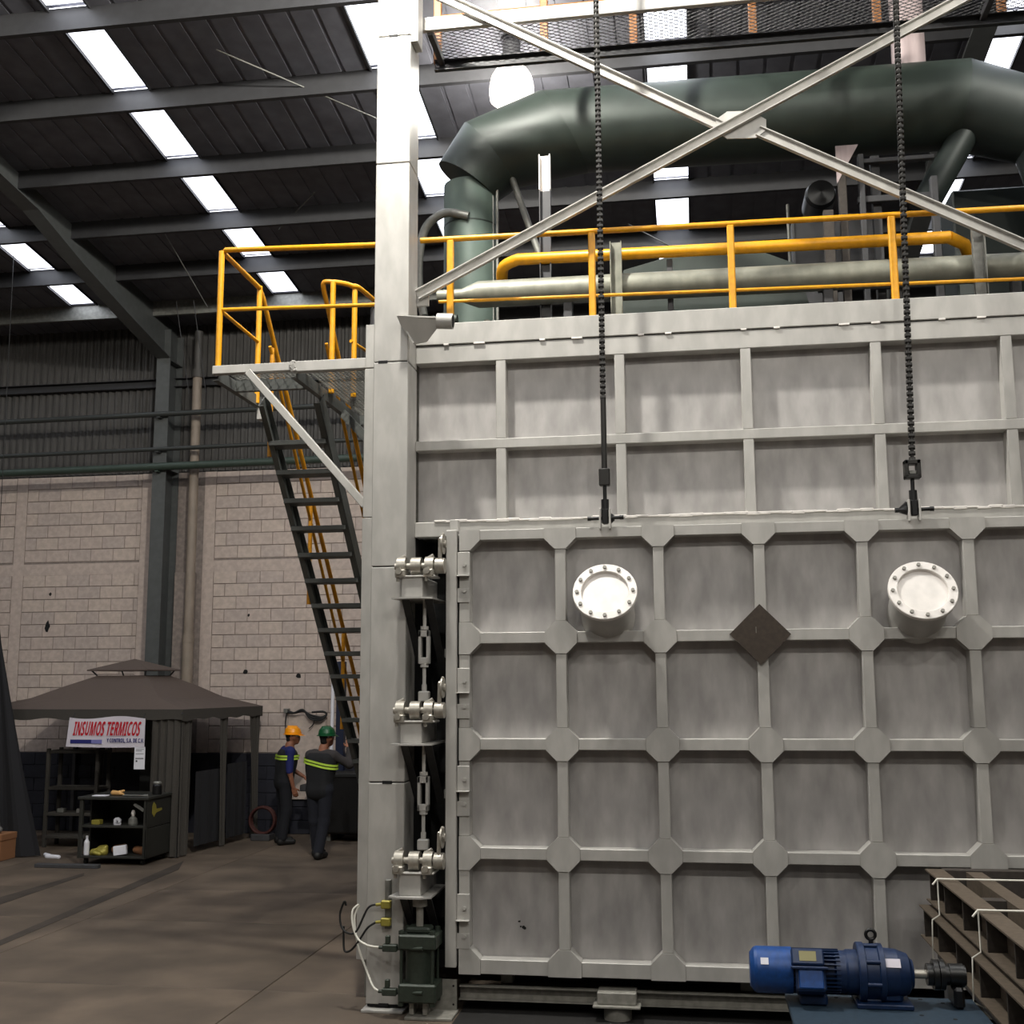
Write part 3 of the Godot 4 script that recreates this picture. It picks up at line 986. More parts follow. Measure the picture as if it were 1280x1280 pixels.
func build_chains() -> void:
	var lk := chain_link()
	for k in 2:
		var x: float = [1.096, 3.36][k]
		var zf := 0.0
		var y1: float = [4.56, 3.99][k]
		var yb: float = [4.03, 4.0][k]
		var t := thing("lifting_chain", ["black lifting chain with a long rod, hooked to the door above the left sight port", "black lifting chain with a slotted block, hooked to the door above the right sight port"][k], "chain", "lifting chains of the furnace door", V(x, 3.57, zf))
		var s := S()
		var n := int((9.3 - y1) / 0.045)
		for i in n:
			var y: float = y1 + (i + 0.5) * 0.045
			var dx: float = (0.0 if k == 0 else (y - 3.6) * 0.021)
			if i < 115:
				var o := put("chain_link", lk, t)
				o.material_override = M.chain
				o.position = V(dx, y - 3.57, 0)
		if k == 0:
			s = S()
			tube(s, V(x, 4.02, zf), V(x, 4.57, zf), 0.022, 12)
			obj("long_rod", s, M.chain, t)
		s = S()
		if k == 0:
			box(s, V(x - 0.042, 3.885, zf - 0.035), V(x + 0.042, 4.02, zf + 0.035), 0.008)
			obj("coupling_block", s, M.chain, t)
		else:
			for e in [[-0.055, -0.025, 0.0, 0.14], [0.03, 0.06, 0.0, 0.14], [-0.055, 0.06, 0.0, 0.03], [-0.055, 0.06, 0.105, 0.14]]:
				box(s, V(x + e[0], 3.865 + e[2], zf - 0.04), V(x + e[1], 3.865 + e[3], zf + 0.04), 0.006)
			var cb := obj("coupling_block", s, M.chain, t)
			s = S()
			box(s, V(x - 0.025, 3.895, zf - 0.03), V(x + 0.03, 3.925, zf + 0.03), 0.006)
			obj("nut", s, M.galv, cb)
		s = S()
		tube(s, V(x, 3.76, zf), V(x, 3.89, zf), 0.015, 12)
		obj("threaded_rod", s, M.black, t)
		s = S()
		tube(s, V(x, 3.7, zf), V(x, 3.78, zf), 0.03, 14)
		box(s, V(x - 0.026, 3.59, zf - 0.03), V(x + 0.026, 3.71, zf + 0.03), 0.01)
		obj("rod_eye", s, M.black, t)
		for e in [-0.045, 0.03]:
			s = S()
			box(s, V(x + e, 3.55, zf - 0.06), V(x + e + 0.014, 3.71, zf + 0.04), 0.004)
			obj("lug", s, M.silver, t)
		s = S()
		tube(s, V(x - 0.12, 3.635, zf), V(x + 0.135, 3.64, zf), 0.014, 12)
		tube(s, V(x - 0.135, 3.635, zf), V(x - 0.11, 3.635, zf), 0.018, 12)
		tube(s, V(x + 0.11, 3.64, zf), V(x + 0.14, 3.64, zf), 0.018, 12)
		if k == 1:
			tube(s, V(x - 0.1, 3.635, zf - 0.02), V(x - 0.04, 3.65, zf - 0.03), 0.02, 12, 0.055)
		else:
			tube(s, V(x + 0.045, 3.637, zf - 0.02), V(x + 0.07, 3.637, zf - 0.02), 0.04, 12, 0.02)
		obj("cross_pin", s, M.black, t)

# ---------------------------------------------------------------- door clamps down the left edge
func build_clamps() -> void:
	var where := ["top", "middle", "bottom"]
	var ys := [3.288, 2.195, 1.097]
	for k in 3:
		var o := V(-0.31, ys[k], 0.1)
		var t := thing("door_clamp", "%s of the three silver shaft clamps with hook arms down the door's left edge" % where[k], "clamp", "door clamps", o)
		var s := S()
		tube(s, V(-0.215, 0, 0), V(0.18, 0, 0), 0.026, 16)
		obj("shaft", s, M.bare, t, true)
		for x in [-0.19, 0.03]:
			s = S()
			tube(s, V(x, 0, 0), V(x + 0.068, 0, 0), 0.072, 24)
			tube(s, V(x + 0.01, 0.06, 0), V(x + 0.058, 0.085, 0), 0.012, 8)
			box(s, V(x - 0.005, -0.085, -0.09), V(x + 0.075, -0.03, 0.09), 0.008)
			var br := obj("bearing", s, M.bare, t, true)
			for h in [[V(x + 0.03, -0.045, 0.09), V(0, 0, 1), 0.026, 0.025], [V(x + 0.03, -0.03, 0.06), V(0, 1, 0), 0.016, 0.02], [V(x + 0.012, -0.12, 0.05), V(0, 1, 0), 0.014, 0.04]]:
				s = S()
				hexa(s, h[0], h[1], h[2], h[3])
				obj("bolt", s, M.bare, br, true)
		s = S()
		tube(s, V(-0.08, 0, 0), V(-0.003, 0, 0), 0.068, 24)
		box(s, V(-0.075, -0.03, -0.16), V(-0.01, 0.03, 0.0), 0.01)
		obj("lever_hub", s, M.bare, t, true)
		s = S()
		tube(s, V(0.108, 0, 0), V(0.178, 0, 0), 0.06, 22)
		obj("hook_drum", s, M.bare, t, true)
		s = S()
		bar(s, V(0.142, 0.03, 0.02), V(0.148, 0.215, 0.03), 0.028, 0.028, 0.008)
		bar(s, V(0.148, 0.19, 0.03), V(0.172, 0.25, 0.02), 0.022, 0.022, 0.006)
		obj("hook_arm", s, M.bare, t, true)
		s = S()
		tube(s, V(0.158, 0.17, -0.01), V(0.168, 0.17, -0.01), 0.08, 24)
		tube(s, V(0.166, 0.17, -0.01), V(0.186, 0.17, -0.01), 0.03, 16)
		obj("cam_disc", s, M.bare, t, true)
		s = S()
		box(s, V(-0.15, -0.245, -0.47), V(0.015, -0.085, 0.055), 0.006)
		obj("bracket_box", s, M.silver, t, true)
		s = S()
		box(s, V(-0.2, -0.09, -0.12), V(0.115, -0.075, 0.07), 0.004)
		obj("bearing_plate", s, M.silver, t, true)
		s = S()
		prism(s, [Vector2(-0.22, 0.08), Vector2(-0.15, 0.12), Vector2(0.02, 0.12), Vector2(0.1, 0.08), Vector2(0.1, -0.46), Vector2(-0.15, -0.46)], Transform3D(Basis(V(1, 0, 0), V(0, 0, 1), V(0, -1, 0)), V(0, -0.243, 0)), 0.013)
		obj("shelf_plate", s, M.silver, t, true)
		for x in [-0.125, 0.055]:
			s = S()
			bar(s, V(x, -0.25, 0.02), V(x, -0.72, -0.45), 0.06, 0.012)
			obj("gusset", s, M.cavity_shade, t, true)  # gusset coloured dark for the shade below the clamp
	for k in 2:
		var y: float = ys[k]
		var t := thing("turnbuckle_rod", ["threaded rod with a slotted turnbuckle between the top and middle door clamps", "threaded rod with a slotted turnbuckle between the middle and bottom door clamps"][k], "rod", "turnbuckle rods", V(-0.3, y - 0.98, 0.0))
		var x := -0.303
		var z := 0.04
		var s := S()
		tube(s, V(x, y - 0.5, z), V(x, y - 0.256, z), 0.014, 12)
		obj("rod", s, M.silver, t)
		s = S()
		tube(s, V(x, y - 0.9, z), V(x, y - 0.72, z), 0.014, 12)
		obj("rod", s, M.silver, t)
		s = S()
		for e in [-0.042, 0.02]:
			box(s, V(x + e, y - 0.745, z - 0.03), V(x + e + 0.022, y - 0.49, z + 0.03), 0.004)
		box(s, V(x - 0.042, y - 0.54, z - 0.03), V(x + 0.042, y - 0.49, z + 0.03), 0.004)
		box(s, V(x - 0.042, y - 0.745, z - 0.03), V(x + 0.042, y - 0.695, z + 0.03), 0.004)
		obj("turnbuckle", s, M.silver, t)
		for yy in [y - 0.485, y - 0.77]:
			s = S()
			hexa(s, V(x, yy, z), V(0, 1, 0), 0.032, 0.026)
			obj("nut", s, M.silver, t)
		s = S()
		tube(s, V(x, y - 0.96, z), V(x, y - 0.9, z), 0.02, 12)
		box(s, V(x - 0.042, y - 1.03, z - 0.03), V(x + 0.042, y - 0.95, z + 0.03), 0.008)
		obj("clevis", s, M.silver, t)
		s = S()
		box(s, V(x + 0.075, y - 0.69, -0.375), V(x + 0.125, y - 0.62, -0.33), 0.004)
		obj("stop_block", s, M.silver, t)

func build_cylinder() -> void:
	var t := thing("air_cylinder", "dark green tie-rod air cylinder below the bottom door clamp", "cylinder", "", V(-0.3, 0, 0.1))
	var s := S()
	var x := -0.312
	tube(s, V(x, 0.58, 0.1), V(x, 0.84, 0.1), 0.027, 16)
	tube(s, V(x, 0.775, 0.1), V(x, 0.83, 0.1), 0.055, 16)
	obj("piston_rod", s, M.silver_dirty, t)
	s = S()
	box(s, V(-0.4, 0.59, 0.03), V(-0.22, 0.635, 0.17), 0.015)
	box(s, V(-0.445, 0.485, -0.02), V(-0.165, 0.592, 0.22), 0.012)
	obj("rod_end_cap", s, M.cyl_green, t)
	s = S()
	box(s, V(-0.445, 0.12, -0.02), V(-0.165, 0.25, 0.22), 0.012)
	obj("rear_end_cap", s, M.cyl_green, t)
	s = S()
	tube(s, V(x + 0.005, 0.24, 0.1), V(x + 0.005, 0.49, 0.1), 0.105, 30)
	obj("barrel", s, M.cyl_green, t)
	for e in [[-0.115, 0.19], [0.115, 0.19], [-0.115, 0.01], [0.115, 0.01]]:
		s = S()
		tube(s, V(x + e[0], 0.1, e[1]), V(x + e[0], 0.62, e[1]), 0.012, 10)
		hexa(s, V(x + e[0], 0.592, e[1]), V(0, 1, 0), 0.022, 0.024)
		hexa(s, V(x + e[0], 0.096, e[1]), V(0, 1, 0), 0.022, 0.024)
		obj("tie_rod", s, M.cyl_green, t)
	for e in [-0.375, -0.275]:
		s = S()
		box(s, V(e, 0.025, 0.05), V(e + 0.035, 0.13, 0.16), 0.004)
		obj("foot", s, M.silver_dirty, t)
	for y in [0.49, 0.185]:
		s = S()
		tube(s, V(-0.45, y, 0.18), V(-0.26, y + 0.01, 0.225), 0.014, 10)
		box(s, V(-0.57, y - 0.025, 0.15), V(-0.46, y + 0.025, 0.2), 0.006)
		box(s, V(-0.55, y + 0.03, 0.16), V(-0.515, y + 0.085, 0.19), 0.004)
		tube(s, V(-0.6, y, 0.175), V(-0.56, y, 0.175), 0.012, 8)
		obj("port_fitting", s, M.cyl_green, t)
	var b := thing("mounting_stand", "light grey upright plate stand behind the green air cylinder", "stand", "", V(-0.22, 0, 0.0))
	s = S()
	box(s, V(-0.39, 0.0, -0.04), V(-0.06, 0.235, -0.025), 0.003)
	obj("upright_plate", s, M.silver_dirty, b)
	s = S()
	box(s, V(-0.4, 0.0, -0.05), V(-0.05, 0.022, 0.2), 0.004)
	obj("base_plate", s, M.silver_dirty, b)
	for q in [V(-0.085, 0.19, -0.025), V(-0.085, 0.06, -0.025)]:
		s = S()
		tube(s, q, q + V(0, 0, 0.0015), 0.008, 10)
		obj("bolt_hole", s, M.dark_void, b)
	var w := thing("limit_switch", "upright bar on the left column carrying two yellow position switches", "switch", "", V(-0.575, 0.6, 0.03))
	s = S()
	box(s, V(-0.6, 0.59, 0.0), V(-0.55, 0.945, 0.02), 0.004)
	tube(s, V(-0.575, 0.8, 0.03), V(-0.575, 0.94, 0.03), 0.022, 12)
	obj("mounting_bar", s, M.galv, w)
	for y in [0.77, 0.645]:
		s = S()
		box(s, V(-0.62, y - 0.03, 0.02), V(-0.545, y + 0.03, 0.07), 0.008)
		tube(s, V(-0.66, y - 0.005, 0.045), V(-0.615, y, 0.045), 0.012, 10)
		obj("sensor", s, M.brass, w)
	for c in [["black looped cable from the upper yellow switch", 0.77, [V(-0.655, 0.768, 0.045), V(-0.72, 0.74, 0.06), V(-0.8, 0.58, 0.07), V(-0.87, 0.56, 0.06), V(-0.93, 0.6, 0.03), V(-0.945, 0.69, 0.02), V(-0.91, 0.78, 0.03), V(-0.9, 0.75, 0.02)]], ["black cable from the lower yellow switch, hanging loose", 0.645, [V(-0.655, 0.643, 0.045), V(-0.72, 0.6, 0.06), V(-0.79, 0.5, 0.06), V(-0.85, 0.435, 0.05), V(-0.9, 0.43, 0.04), V(-0.915, 0.52, 0.02), V(-0.915, 0.6, 0.02)]]]:
		s = S()
		path(s, curve(c[2], 6), 0.008, 8)
		single("sensor_cable", s, M.rubber, c[0], "cable", "cables of the switches")
	for c in [["white air hose curving to the upper port of the green cylinder", [V(-0.8, 0.76, 0.02), V(-0.84, 0.72, 0.04), V(-0.835, 0.63, 0.06), V(-0.79, 0.53, 0.08), V(-0.7, 0.49, 0.12), V(-0.6, 0.49, 0.17)]], ["white air hose curving down to the lower port of the green cylinder", [V(-0.8, 0.75, 0.0), V(-0.83, 0.66, 0.03), V(-0.79, 0.47, 0.06), V(-0.72, 0.32, 0.09), V(-0.65, 0.21, 0.14), V(-0.595, 0.185, 0.17)]]]:
		s = S()
		path(s, curve(c[1], 7), 0.0085, 8)
		single("air_hose", s, M.hose_white, c[0], "hose", "white air hoses")

func build_braces() -> void:
	var t := thing("cross_brace", "X-shaped silver channel bracing with a centre plate above the furnace front", "bracing", "", V(2.2, 5.4, -0.05))
	for e in [[V(-0.44, 8.38, -0.25), V(2.09, 6.873, -0.25)], [V(2.37, 6.815, -0.25), V(4.86, 5.42, -0.25)], [V(-0.45, 5.584, -0.22), V(4.5, 8.034, -0.22)]]:
		var s := S()
		profile(s, channel(0.085, 0.045, 0.008), e[1] + V(0, 0, -0.05), e[0] + V(0, 0, -0.05))
		obj("diagonal", s, M.silver, t)
	var s := S()
	prism(s, [Vector2(2.038, 6.943), Vector2(2.13, 7.005), Vector2(2.322, 6.995), Vector2(2.439, 6.909), Vector2(2.436, 6.819), Vector2(2.351, 6.758), Vector2(2.122, 6.77), Vector2(2.035, 6.853)], Transform3D(Basis(), V(0, 0, -0.29)), 0.012)
	obj("gusset_plate", s, M.silver, t)
	s = S()
	box(s, V(-0.462, 5.5, -0.31), V(-0.36, 5.66, -0.28), 0.003)
	obj("end_plate", s, M.silver, t)
#PART4
# ---------------------------------------------------------------- platform, stairs, rails
# expanded metal: a diamond lattice of strips lying in the xz plane
func lattice(s: SurfaceTool, a: Vector3, b: Vector3, pitch: float, w: float) -> void:
	var nx := int((b.x - a.x) / pitch)
	var nz := int((b.z - a.z) / (pitch * 0.6))
	var px := (b.x - a.x) / nx
	var pz := (b.z - a.z) / nz
	for i in nx:
		for j in nz:
			var c := V(a.x + (i + 0.5) * px, a.y, a.z + (j + 0.5) * pz)
			var q := [c + V(-px / 2, 0, 0), c + V(0, 0, pz / 2), c + V(px / 2, 0, 0), c + V(0, 0, -pz / 2)]
			for k in 4:
				var p0: Vector3 = q[k]
				var p1: Vector3 = q[(k + 1) % 4]
				var u := V(0, w, 0)
				quad(s, p0 - u, p1 - u, p1 + u, p0 + u, V(0, 0, 1))
				var d := (p1 - p0).normalized().cross(Vector3.UP) * w * 0.6
				quad(s, p0 - d, p1 - d, p1 + d, p0 + d, Vector3.UP)

func build_platform() -> void:
	var t := thing("stair_landing", "grey steel landing with mesh floor bracketed to the furnace's left corner", "platform", "", V(-1.6, 5.0, -0.36))
	var s := S()
	box(s, V(-2.262, 5.02, -0.4), V(-1.54, 5.092, -0.33), 0.004)
	obj("front_beam", s, M.silver, t)
	s = S()
	box(s, V(-1.56, 5.005, -0.4), V(-0.905, 5.095, -0.325), 0.005)
	obj("front_beam", s, M.silver, t)
	s = S()
	for i in 9:
		box(s, V(-1.56 + rng.randf_range(-0.03, 0.02), 5.01 + i * 0.009, -0.34), V(-1.53 + rng.randf_range(-0.01, 0.03), 5.03 + i * 0.009, -0.315), 0.004)
	obj("weld_bead", s, M.silver, t)
	s = S()
	bar(s, V(-1.945, 5.03, -0.365), V(-0.9, 3.845, -0.365), 0.06, 0.078, 0.004, V(0, 0, 1))
	obj("knee_brace", s, M.silver, t)
	for b in [[V(-2.235, 5.03, -0.4), V(-2.235, 5.03, -1.42)], [V(-1.53, 5.02, -0.4), V(-1.53, 5.02, -2.3)], [V(-2.235, 5.03, -0.78), V(-1.53, 5.03, -0.78)], [V(-1.53, 5.03, -2.28), V(-0.9, 5.03, -2.28)]]:
		s = S()
		profile(s, channel(0.1, 0.05, 0.007), b[0], b[1])
		obj("floor_joist", s, M.stair, t)
	for b in [[V(-1.53, 4.97, -1.7), V(-0.9, 4.3, -1.7)]]:
		s = S()
		bar(s, b[0], b[1], 0.05, 0.08)
		obj("rear_brace", s, M.stair, t)
	s = S()
	box(s, V(-2.26, 4.86, -1.44), V(-2.15, 5.0, -1.36), 0.003)
	obj("end_plate", s, M.silver, t)
	for g in [[V(-2.22, 5.085, -0.78), V(-1.53, 5.085, -0.4)], [V(-1.52, 5.085, -2.28), V(-0.9, 5.085, -0.4)]]:
		s = S()
		lattice(s, g[0], g[1], 0.07, 0.004)
		var gr := obj("mesh_floor", s, M.galv, t)
		gr.set_meta("kind", "stuff")

func stair_z(y: float) -> float:
	return (y - 6.09) / 1.08

func build_stairs() -> void:
	var t := thing("steel_stair", "dark grey steel stair climbing to the landing left of the furnace", "stairs", "", V(-1.8, 0, -5.6))
	for x in [-2.1, -1.53]:
		var s := S()
		var p := V(x, 0.0, stair_z(0.0))
		var q := V(x, 4.95, stair_z(4.95))
		profile(s, channel(0.17, 0.05 if x < -1.8 else -0.05, 0.008), p, q)
		obj("stringer", s, M.stair, t)
	for i in 20:
		var y := 4.62 - i * 0.236
		if y < 0.1:
			break
		var s := S()
		var z := stair_z(y) + 0.03
		box(s, V(-2.09, y - 0.045, z - 0.11), V(-1.54, y, z + 0.1), 0.004)
		obj("tread", s, M.stair, t)
	for k in 2:
		var x: float = -2.13 if k == 0 else -1.5
		var h := thing("stair_handrail", "yellow tube handrail along the stair's outer side, starting at the landing corner" if k == 0 else "yellow tube handrail along the stair's furnace side, with a rounded top bend", "handrail", "stair handrails", V(x, 0, -5.6))
		var s := S()
		if k == 0:
			path(s, [V(-2.24, 6.12, -1.28), V(-2.23, 6.05, -1.36), V(x, 1.0, stair_z(0.05))], 0.023, 12)
		else:
			path(s, curve([V(-1.49, 6.12, -1.26), V(-1.58, 6.12, -1.24), V(-1.6, 6.06, -1.28), V(-1.595, 5.9, -1.42)], 5) + [V(x - 0.05, 1.0, stair_z(0.05))], 0.023, 12)
		obj("top_rail", s, M.yellow_worn, h)
		s = S()
		tube(s, V(x if k == 0 else x - 0.08, 5.55, -1.32), V(x, 0.55, stair_z(0.05) + 0.03), 0.017, 10)
		obj("middle_rail", s, M.yellow_worn, h)
		for y in ([4.6, 3.3, 2.0, 0.7] if k == 0 else [3.3, 2.0, 0.7]):
			s = S()
			tube(s, V(x, y - 0.1, stair_z(y)), V(x, y + 0.95, stair_z(y)), 0.022, 10)
			obj("rail_post", s, M.yellow_worn, h)

func build_rails() -> void:
	var t := thing("platform_railing", "yellow railing around the landing left of the furnace column", "railing", "", V(-1.6, 5.09, -0.5))
	var s := S()
	path(s, [V(-0.6, 6.1, -0.4), V(-2.2, 6.15, -0.4), V(-2.24, 6.14, -0.44), V(-2.24, 6.12, -1.3)], 0.024, 12)
	obj("top_rail", s, M.yellow, t)
	s = S()
	path(s, [V(-0.6, 5.57, -0.4), V(-2.24, 5.61, -0.4)], 0.017, 10)
	path(s, [V(-2.24, 5.61, -0.4), V(-2.24, 5.59, -1.3)], 0.017, 10)
	obj("middle_rail", s, M.yellow, t)
	for p in [V(-2.24, 5.05, -0.4), V(-2.24, 5.0, -1.3)]:
		s = S()
		tube(s, p, V(p.x, 6.14, p.z), 0.026, 12)
		obj("rail_post", s, M.yellow, t)
	s = S()
	path(s, curve([V(-1.5, 6.12, -1.25), V(-1.42, 6.12, -1.3), V(-1.36, 6.12, -1.38), V(-1.3, 6.12, -1.5), V(-1.22, 6.12, -2.3)], 5), 0.024, 12)
	obj("top_rail", s, M.yellow, t)
	s = S()
	tube(s, V(-1.36, 5.58, -1.38), V(-1.22, 5.58, -2.3), 0.016, 10)
	obj("middle_rail", s, M.yellow, t)
	for p in [V(-1.5, 5.05, -1.25), V(-1.34, 5.05, -1.42), V(-1.22, 5.05, -2.3)]:
		s = S()
		tube(s, p, V(p.x, 6.12, p.z), 0.026, 12)
		obj("rail_post", s, M.yellow, t)
	var r := thing("deck_railing", "long yellow railing along the furnace top behind the bracing", "railing", "", V(2, 5.09, -0.4))
	s = S()
	tube(s, V(-0.46, 6.12, -0.4), V(5.2, 6.055, -0.4), 0.024, 12)
	obj("top_rail", s, M.yellow, r)
	s = S()
	tube(s, V(-0.3, 5.57, -0.4), V(5.2, 5.47, -0.4), 0.014, 10)
	obj("middle_rail", s, M.yellow, r)
	for x in [-0.2, 0.995, 2.127, 3.39, 4.6]:
		s = S()
		box(s, V(x - 0.028, 5.09, -0.425), V(x + 0.028, 6.1 - x * 0.011, -0.375), 0.008)
		obj("rail_post", s, M.yellow, r)

# ---------------------------------------------------------------- plant on the furnace roof
func build_deck_plant() -> void:
	var t := thing("exhaust_duct", "big dark green exhaust duct with segmented elbows running above the furnace", "duct", "", V(2, 7.4, -2))
	var s := S()
	loft(s, [[Vector2(4.45, 8.18), Vector2(4.3, 7.36), 0.41], [Vector2(0.37, 8.22), Vector2(0.84, 7.405), 0.41]], -2.0)
	obj("main_run", s, M.duct, t)
	s = S()
	loft(s, [[Vector2(0.37, 8.222), Vector2(0.84, 7.403), 0.412], [Vector2(-0.39, 7.94), Vector2(0.12, 7.3), 0.4], [Vector2(-0.65, 7.54), Vector2(-0.08, 7.16), 0.345]], -2.0)
	obj("elbow", s, M.duct, t)
	s = S()
	loft(s, [[Vector2(4.45, 8.182), Vector2(4.3, 7.358), 0.412], [Vector2(5.45, 7.75), Vector2(4.85, 7.2), 0.42], [Vector2(5.75, 7.0), Vector2(4.95, 6.8), 0.42], [Vector2(5.75, 5.1), Vector2(4.95, 5.1), 0.42]], -2.0)
	obj("elbow", s, M.duct_dark, t)
	s = S()
	box(s, V(4.42, 5.09, -3.3), V(5.6, 7.25, -2.75), 0.02)
	obj("side_plenum", s, M.duct_dark, t)
	s = S()
	tube(s, V(-0.335, 5.09, -2), V(-0.335, 7.3, -2), 0.265, 36)
	obj("riser", s, M.riser, t)
	for y in [6.86, 5.6]:
		s = S()
		tube(s, V(-0.335, y, -2), V(-0.335, y + 0.012, -2), 0.268, 36)
		obj("seam_band", s, M.duct_dark, t)
	s = S()
	tube(s, V(-0.05, 5.3, -1.9), V(-0.05, 7.25, -1.9), 0.015, 8)
	tube(s, V(-0.09, 5.3, -1.9), V(-0.09, 7.15, -1.9), 0.01, 8)
	obj("conduit", s, M.galv, t)
	s = S()
	tube(s, V(0.1, 7.32, -1.9), V(0.42, 6.35, -1.9), 0.033, 12)
	obj("strut", s, M.galv, t)
	s = S()
	tube(s, V(4.52, 7.69, -1.9), V(3.95, 6.72, -1.9), 0.13, 20)
	obj("branch_pipe", s, M.duct_dark, t)
	s = S()
	tube(s, V(3.93, 8.1, -2), V(3.93, 8.95, -2), 0.155, 24)
	obj("vent_stack", s, M.stack, t)
	s = S()
	path(s, curve([V(-0.3, 6.88, -1.72), V(-0.5, 6.93, -1.72), V(-0.64, 6.88, -1.72), V(-0.74, 6.76, -1.72), V(-0.79, 6.5, -1.72), V(-0.79, 6.2, -1.72), V(-0.74, 5.9, -1.72)], 6), 0.042, 12)
	single("flexible_hose", s, M.galv, "silver braided flexible hose arching from the duct riser toward the left column", "hose")
	var p := thing("grey_gas_main", "thick grey pipe with a tapered left end behind the deck railing", "pipe", "", V(2, 5.1, -0.9))
	s = S()
	tube(s, V(-0.05, 5.79, -0.9), V(5.2, 5.755, -0.9), 0.118, 24)
	tube(s, V(-0.05, 5.79, -0.9), V(-0.2, 5.79, -0.9), 0.118, 24, 0.06)
	tube(s, V(-0.2, 5.79, -0.9), V(-0.42, 5.79, -0.9), 0.06, 20)
	obj("pipe", s, M.pipe_silver, p)
	for x in [0.7, 2.9, 4.4]:
		s = S()
		box(s, V(x, 5.09, -0.96), V(x + 0.08, 5.68, -0.88), 0.006)
		obj("pipe_stand", s, M.dark_steel, p)
	var g := thing("yellow_gas_pipe", "thick yellow gas pipe with a bent left end behind the deck railing", "pipe", "", V(2, 5.1, -0.95))
	s = S()
	path(s, curve([V(0.12, 5.86, -1.3), V(0.12, 5.98, -1.15), V(0.16, 6.07, -1.0), V(0.3, 6.1, -0.92)], 5) + [V(3.95, 6.06, -0.92)], 0.052, 16)
	path(s, [V(3.94, 6.06, -0.92), V(4.08, 6.02, -1.0), V(4.2, 5.85, -1.2)], 0.052, 14)
	obj("pipe", s, M.yellow, g)
	for x in [1.6, 3.5]:
		s = S()
		box(s, V(x, 5.09, -1.0), V(x + 0.05, 6.03, -0.95), 0.004)
		obj("pipe_stand", s, M.dark_steel, g)
	for e in [[0.545, 7.06, -0.95, "tall channel post with a cream painted top, below the duct elbow", true], [1.172, 6.14, -0.78, "short cream channel post in front of the pipes beside the left chain", false], [4.12, 6.08, -0.74, "grey channel post in front of the pipes near the right edge", false]]:
		var x: float = e[0]
		var c := thing("channel_post", e[3], "post", "channel posts on the furnace roof", V(x, 5.09, e[2]))
		s = S()
		profile(s, channel(0.1, 0.05, 0.008), V(x, 5.09, e[2]), V(x, e[1] - (0.33 if e[4] else 0.0), e[2]), V(1, 0, 0))
		obj("shaft", s, M.dark_steel if e[4] else (M.galv if x > 2 else M.pipe_silver), c)
		if e[4]:
			s = S()
			profile(s, channel(0.102, 0.052, 0.009), V(x, e[1] - 0.33, e[2]), V(x, e[1], e[2]), V(1, 0, 0))
			obj("painted_top", s, M.bright, c)
	var f := thing("blower", "dark blower motor with a round end cover among the roof machinery", "blower", "", V(3.1, 5.1, -2.4))
	s = S()
	tube(s, V(3.1, 7.13, -2.7), V(3.1, 7.13, -2.36), 0.15, 28)
	lathe(s, [Vector2(0.15, 0), Vector2(0.13, 0.05), Vector2(0.0, 0.075)], Transform3D(Basis(V(1, 0, 0), V(0, 0, 1), V(0, -1, 0)), V(3.1, 7.13, -2.36)), 28)
	obj("motor", s, M.black, f)
	s = S()
	box(s, V(2.82, 5.09, -2.9), V(3.3, 6.93, -2.42), 0.02)
	obj("housing", s, M.dark_steel, f)
	s = S()
	box(s, V(3.3, 6.4, -2.85), V(3.62, 6.97, -2.45), 0.03)
	obj("outlet_box", s, M.dark_steel, f)
	s = S()
	tube(s, V(2.78, 5.6, -2.36), V(2.78, 7.05, -2.36), 0.016, 8)
	obj("conduit", s, M.galv, f)
	var h := thing("furnace_hood", "pale green sloped hood showing above the grey pipe, behind the railing", "hood", "", V(1.9, 5.09, -1.6))
	s = S()
	prism(s, [Vector2(1.0, 5.09), Vector2(3.0, 5.09), Vector2(2.75, 6.1), Vector2(2.35, 6.28), Vector2(1.85, 6.3), Vector2(1.2, 6.14)], Transform3D(Basis(), V(0, 0, -2.2)), 0.75)
	obj("hood_shell", s, M.duct, h)
	var k := thing("support_frame", "rusty grey upright frame of channels and gussets below the duct", "frame", "", V(3.3, 5.09, -1.6))
	for e in [[3.2, 7.18, -1.6, 0.07], [3.38, 7.18, -1.65, 0.05], [3.52, 7.2, -1.75, 0.08], [3.05, 6.6, -1.5, 0.09], [4.0, 6.9, -1.6, 0.06]]:
		s = S()
		box(s, V(e[0] - e[3] * 0.5, 5.09, e[2] - 0.05), V(e[0] + e[3] * 0.5, e[1], e[2] + 0.03), 0.004)
		obj("upright", s, M.rack if e[0] < 3.3 else M.dark_steel, k)
	for e in [[5.9, 0.05, 2.95], [6.72, 0.06, 3.34], [7.1, 0.04, 3.36]]:
		s = S()
		box(s, V(e[2], e[0], -1.7), V(4.03, e[0] + e[1], -1.64), 0.004)
		obj("crosspiece", s, M.dark_steel, k)
	for q in [[V(2.96, 5.25, -1.3), 0.18], [V(3.9, 5.12, -1.3), 0.24], [V(3.14, 6.85, -1.5), 0.36], [V(3.3, 5.12, -1.2), 0.2]]:
		s = S()
		prism(s, [Vector2(0, 0), Vector2(0.2, q[1]), Vector2(0, q[1])], Transform3D(Basis(), q[0]), 0.015)
		obj("gusset", s, M.rack if q[0].y < 6 else M.stack, k)
	var w := thing("valve_train", "small dark valves and pipe fittings beside the left column on the furnace roof", "valve", "", V(-0.2, 5.09, -0.8))
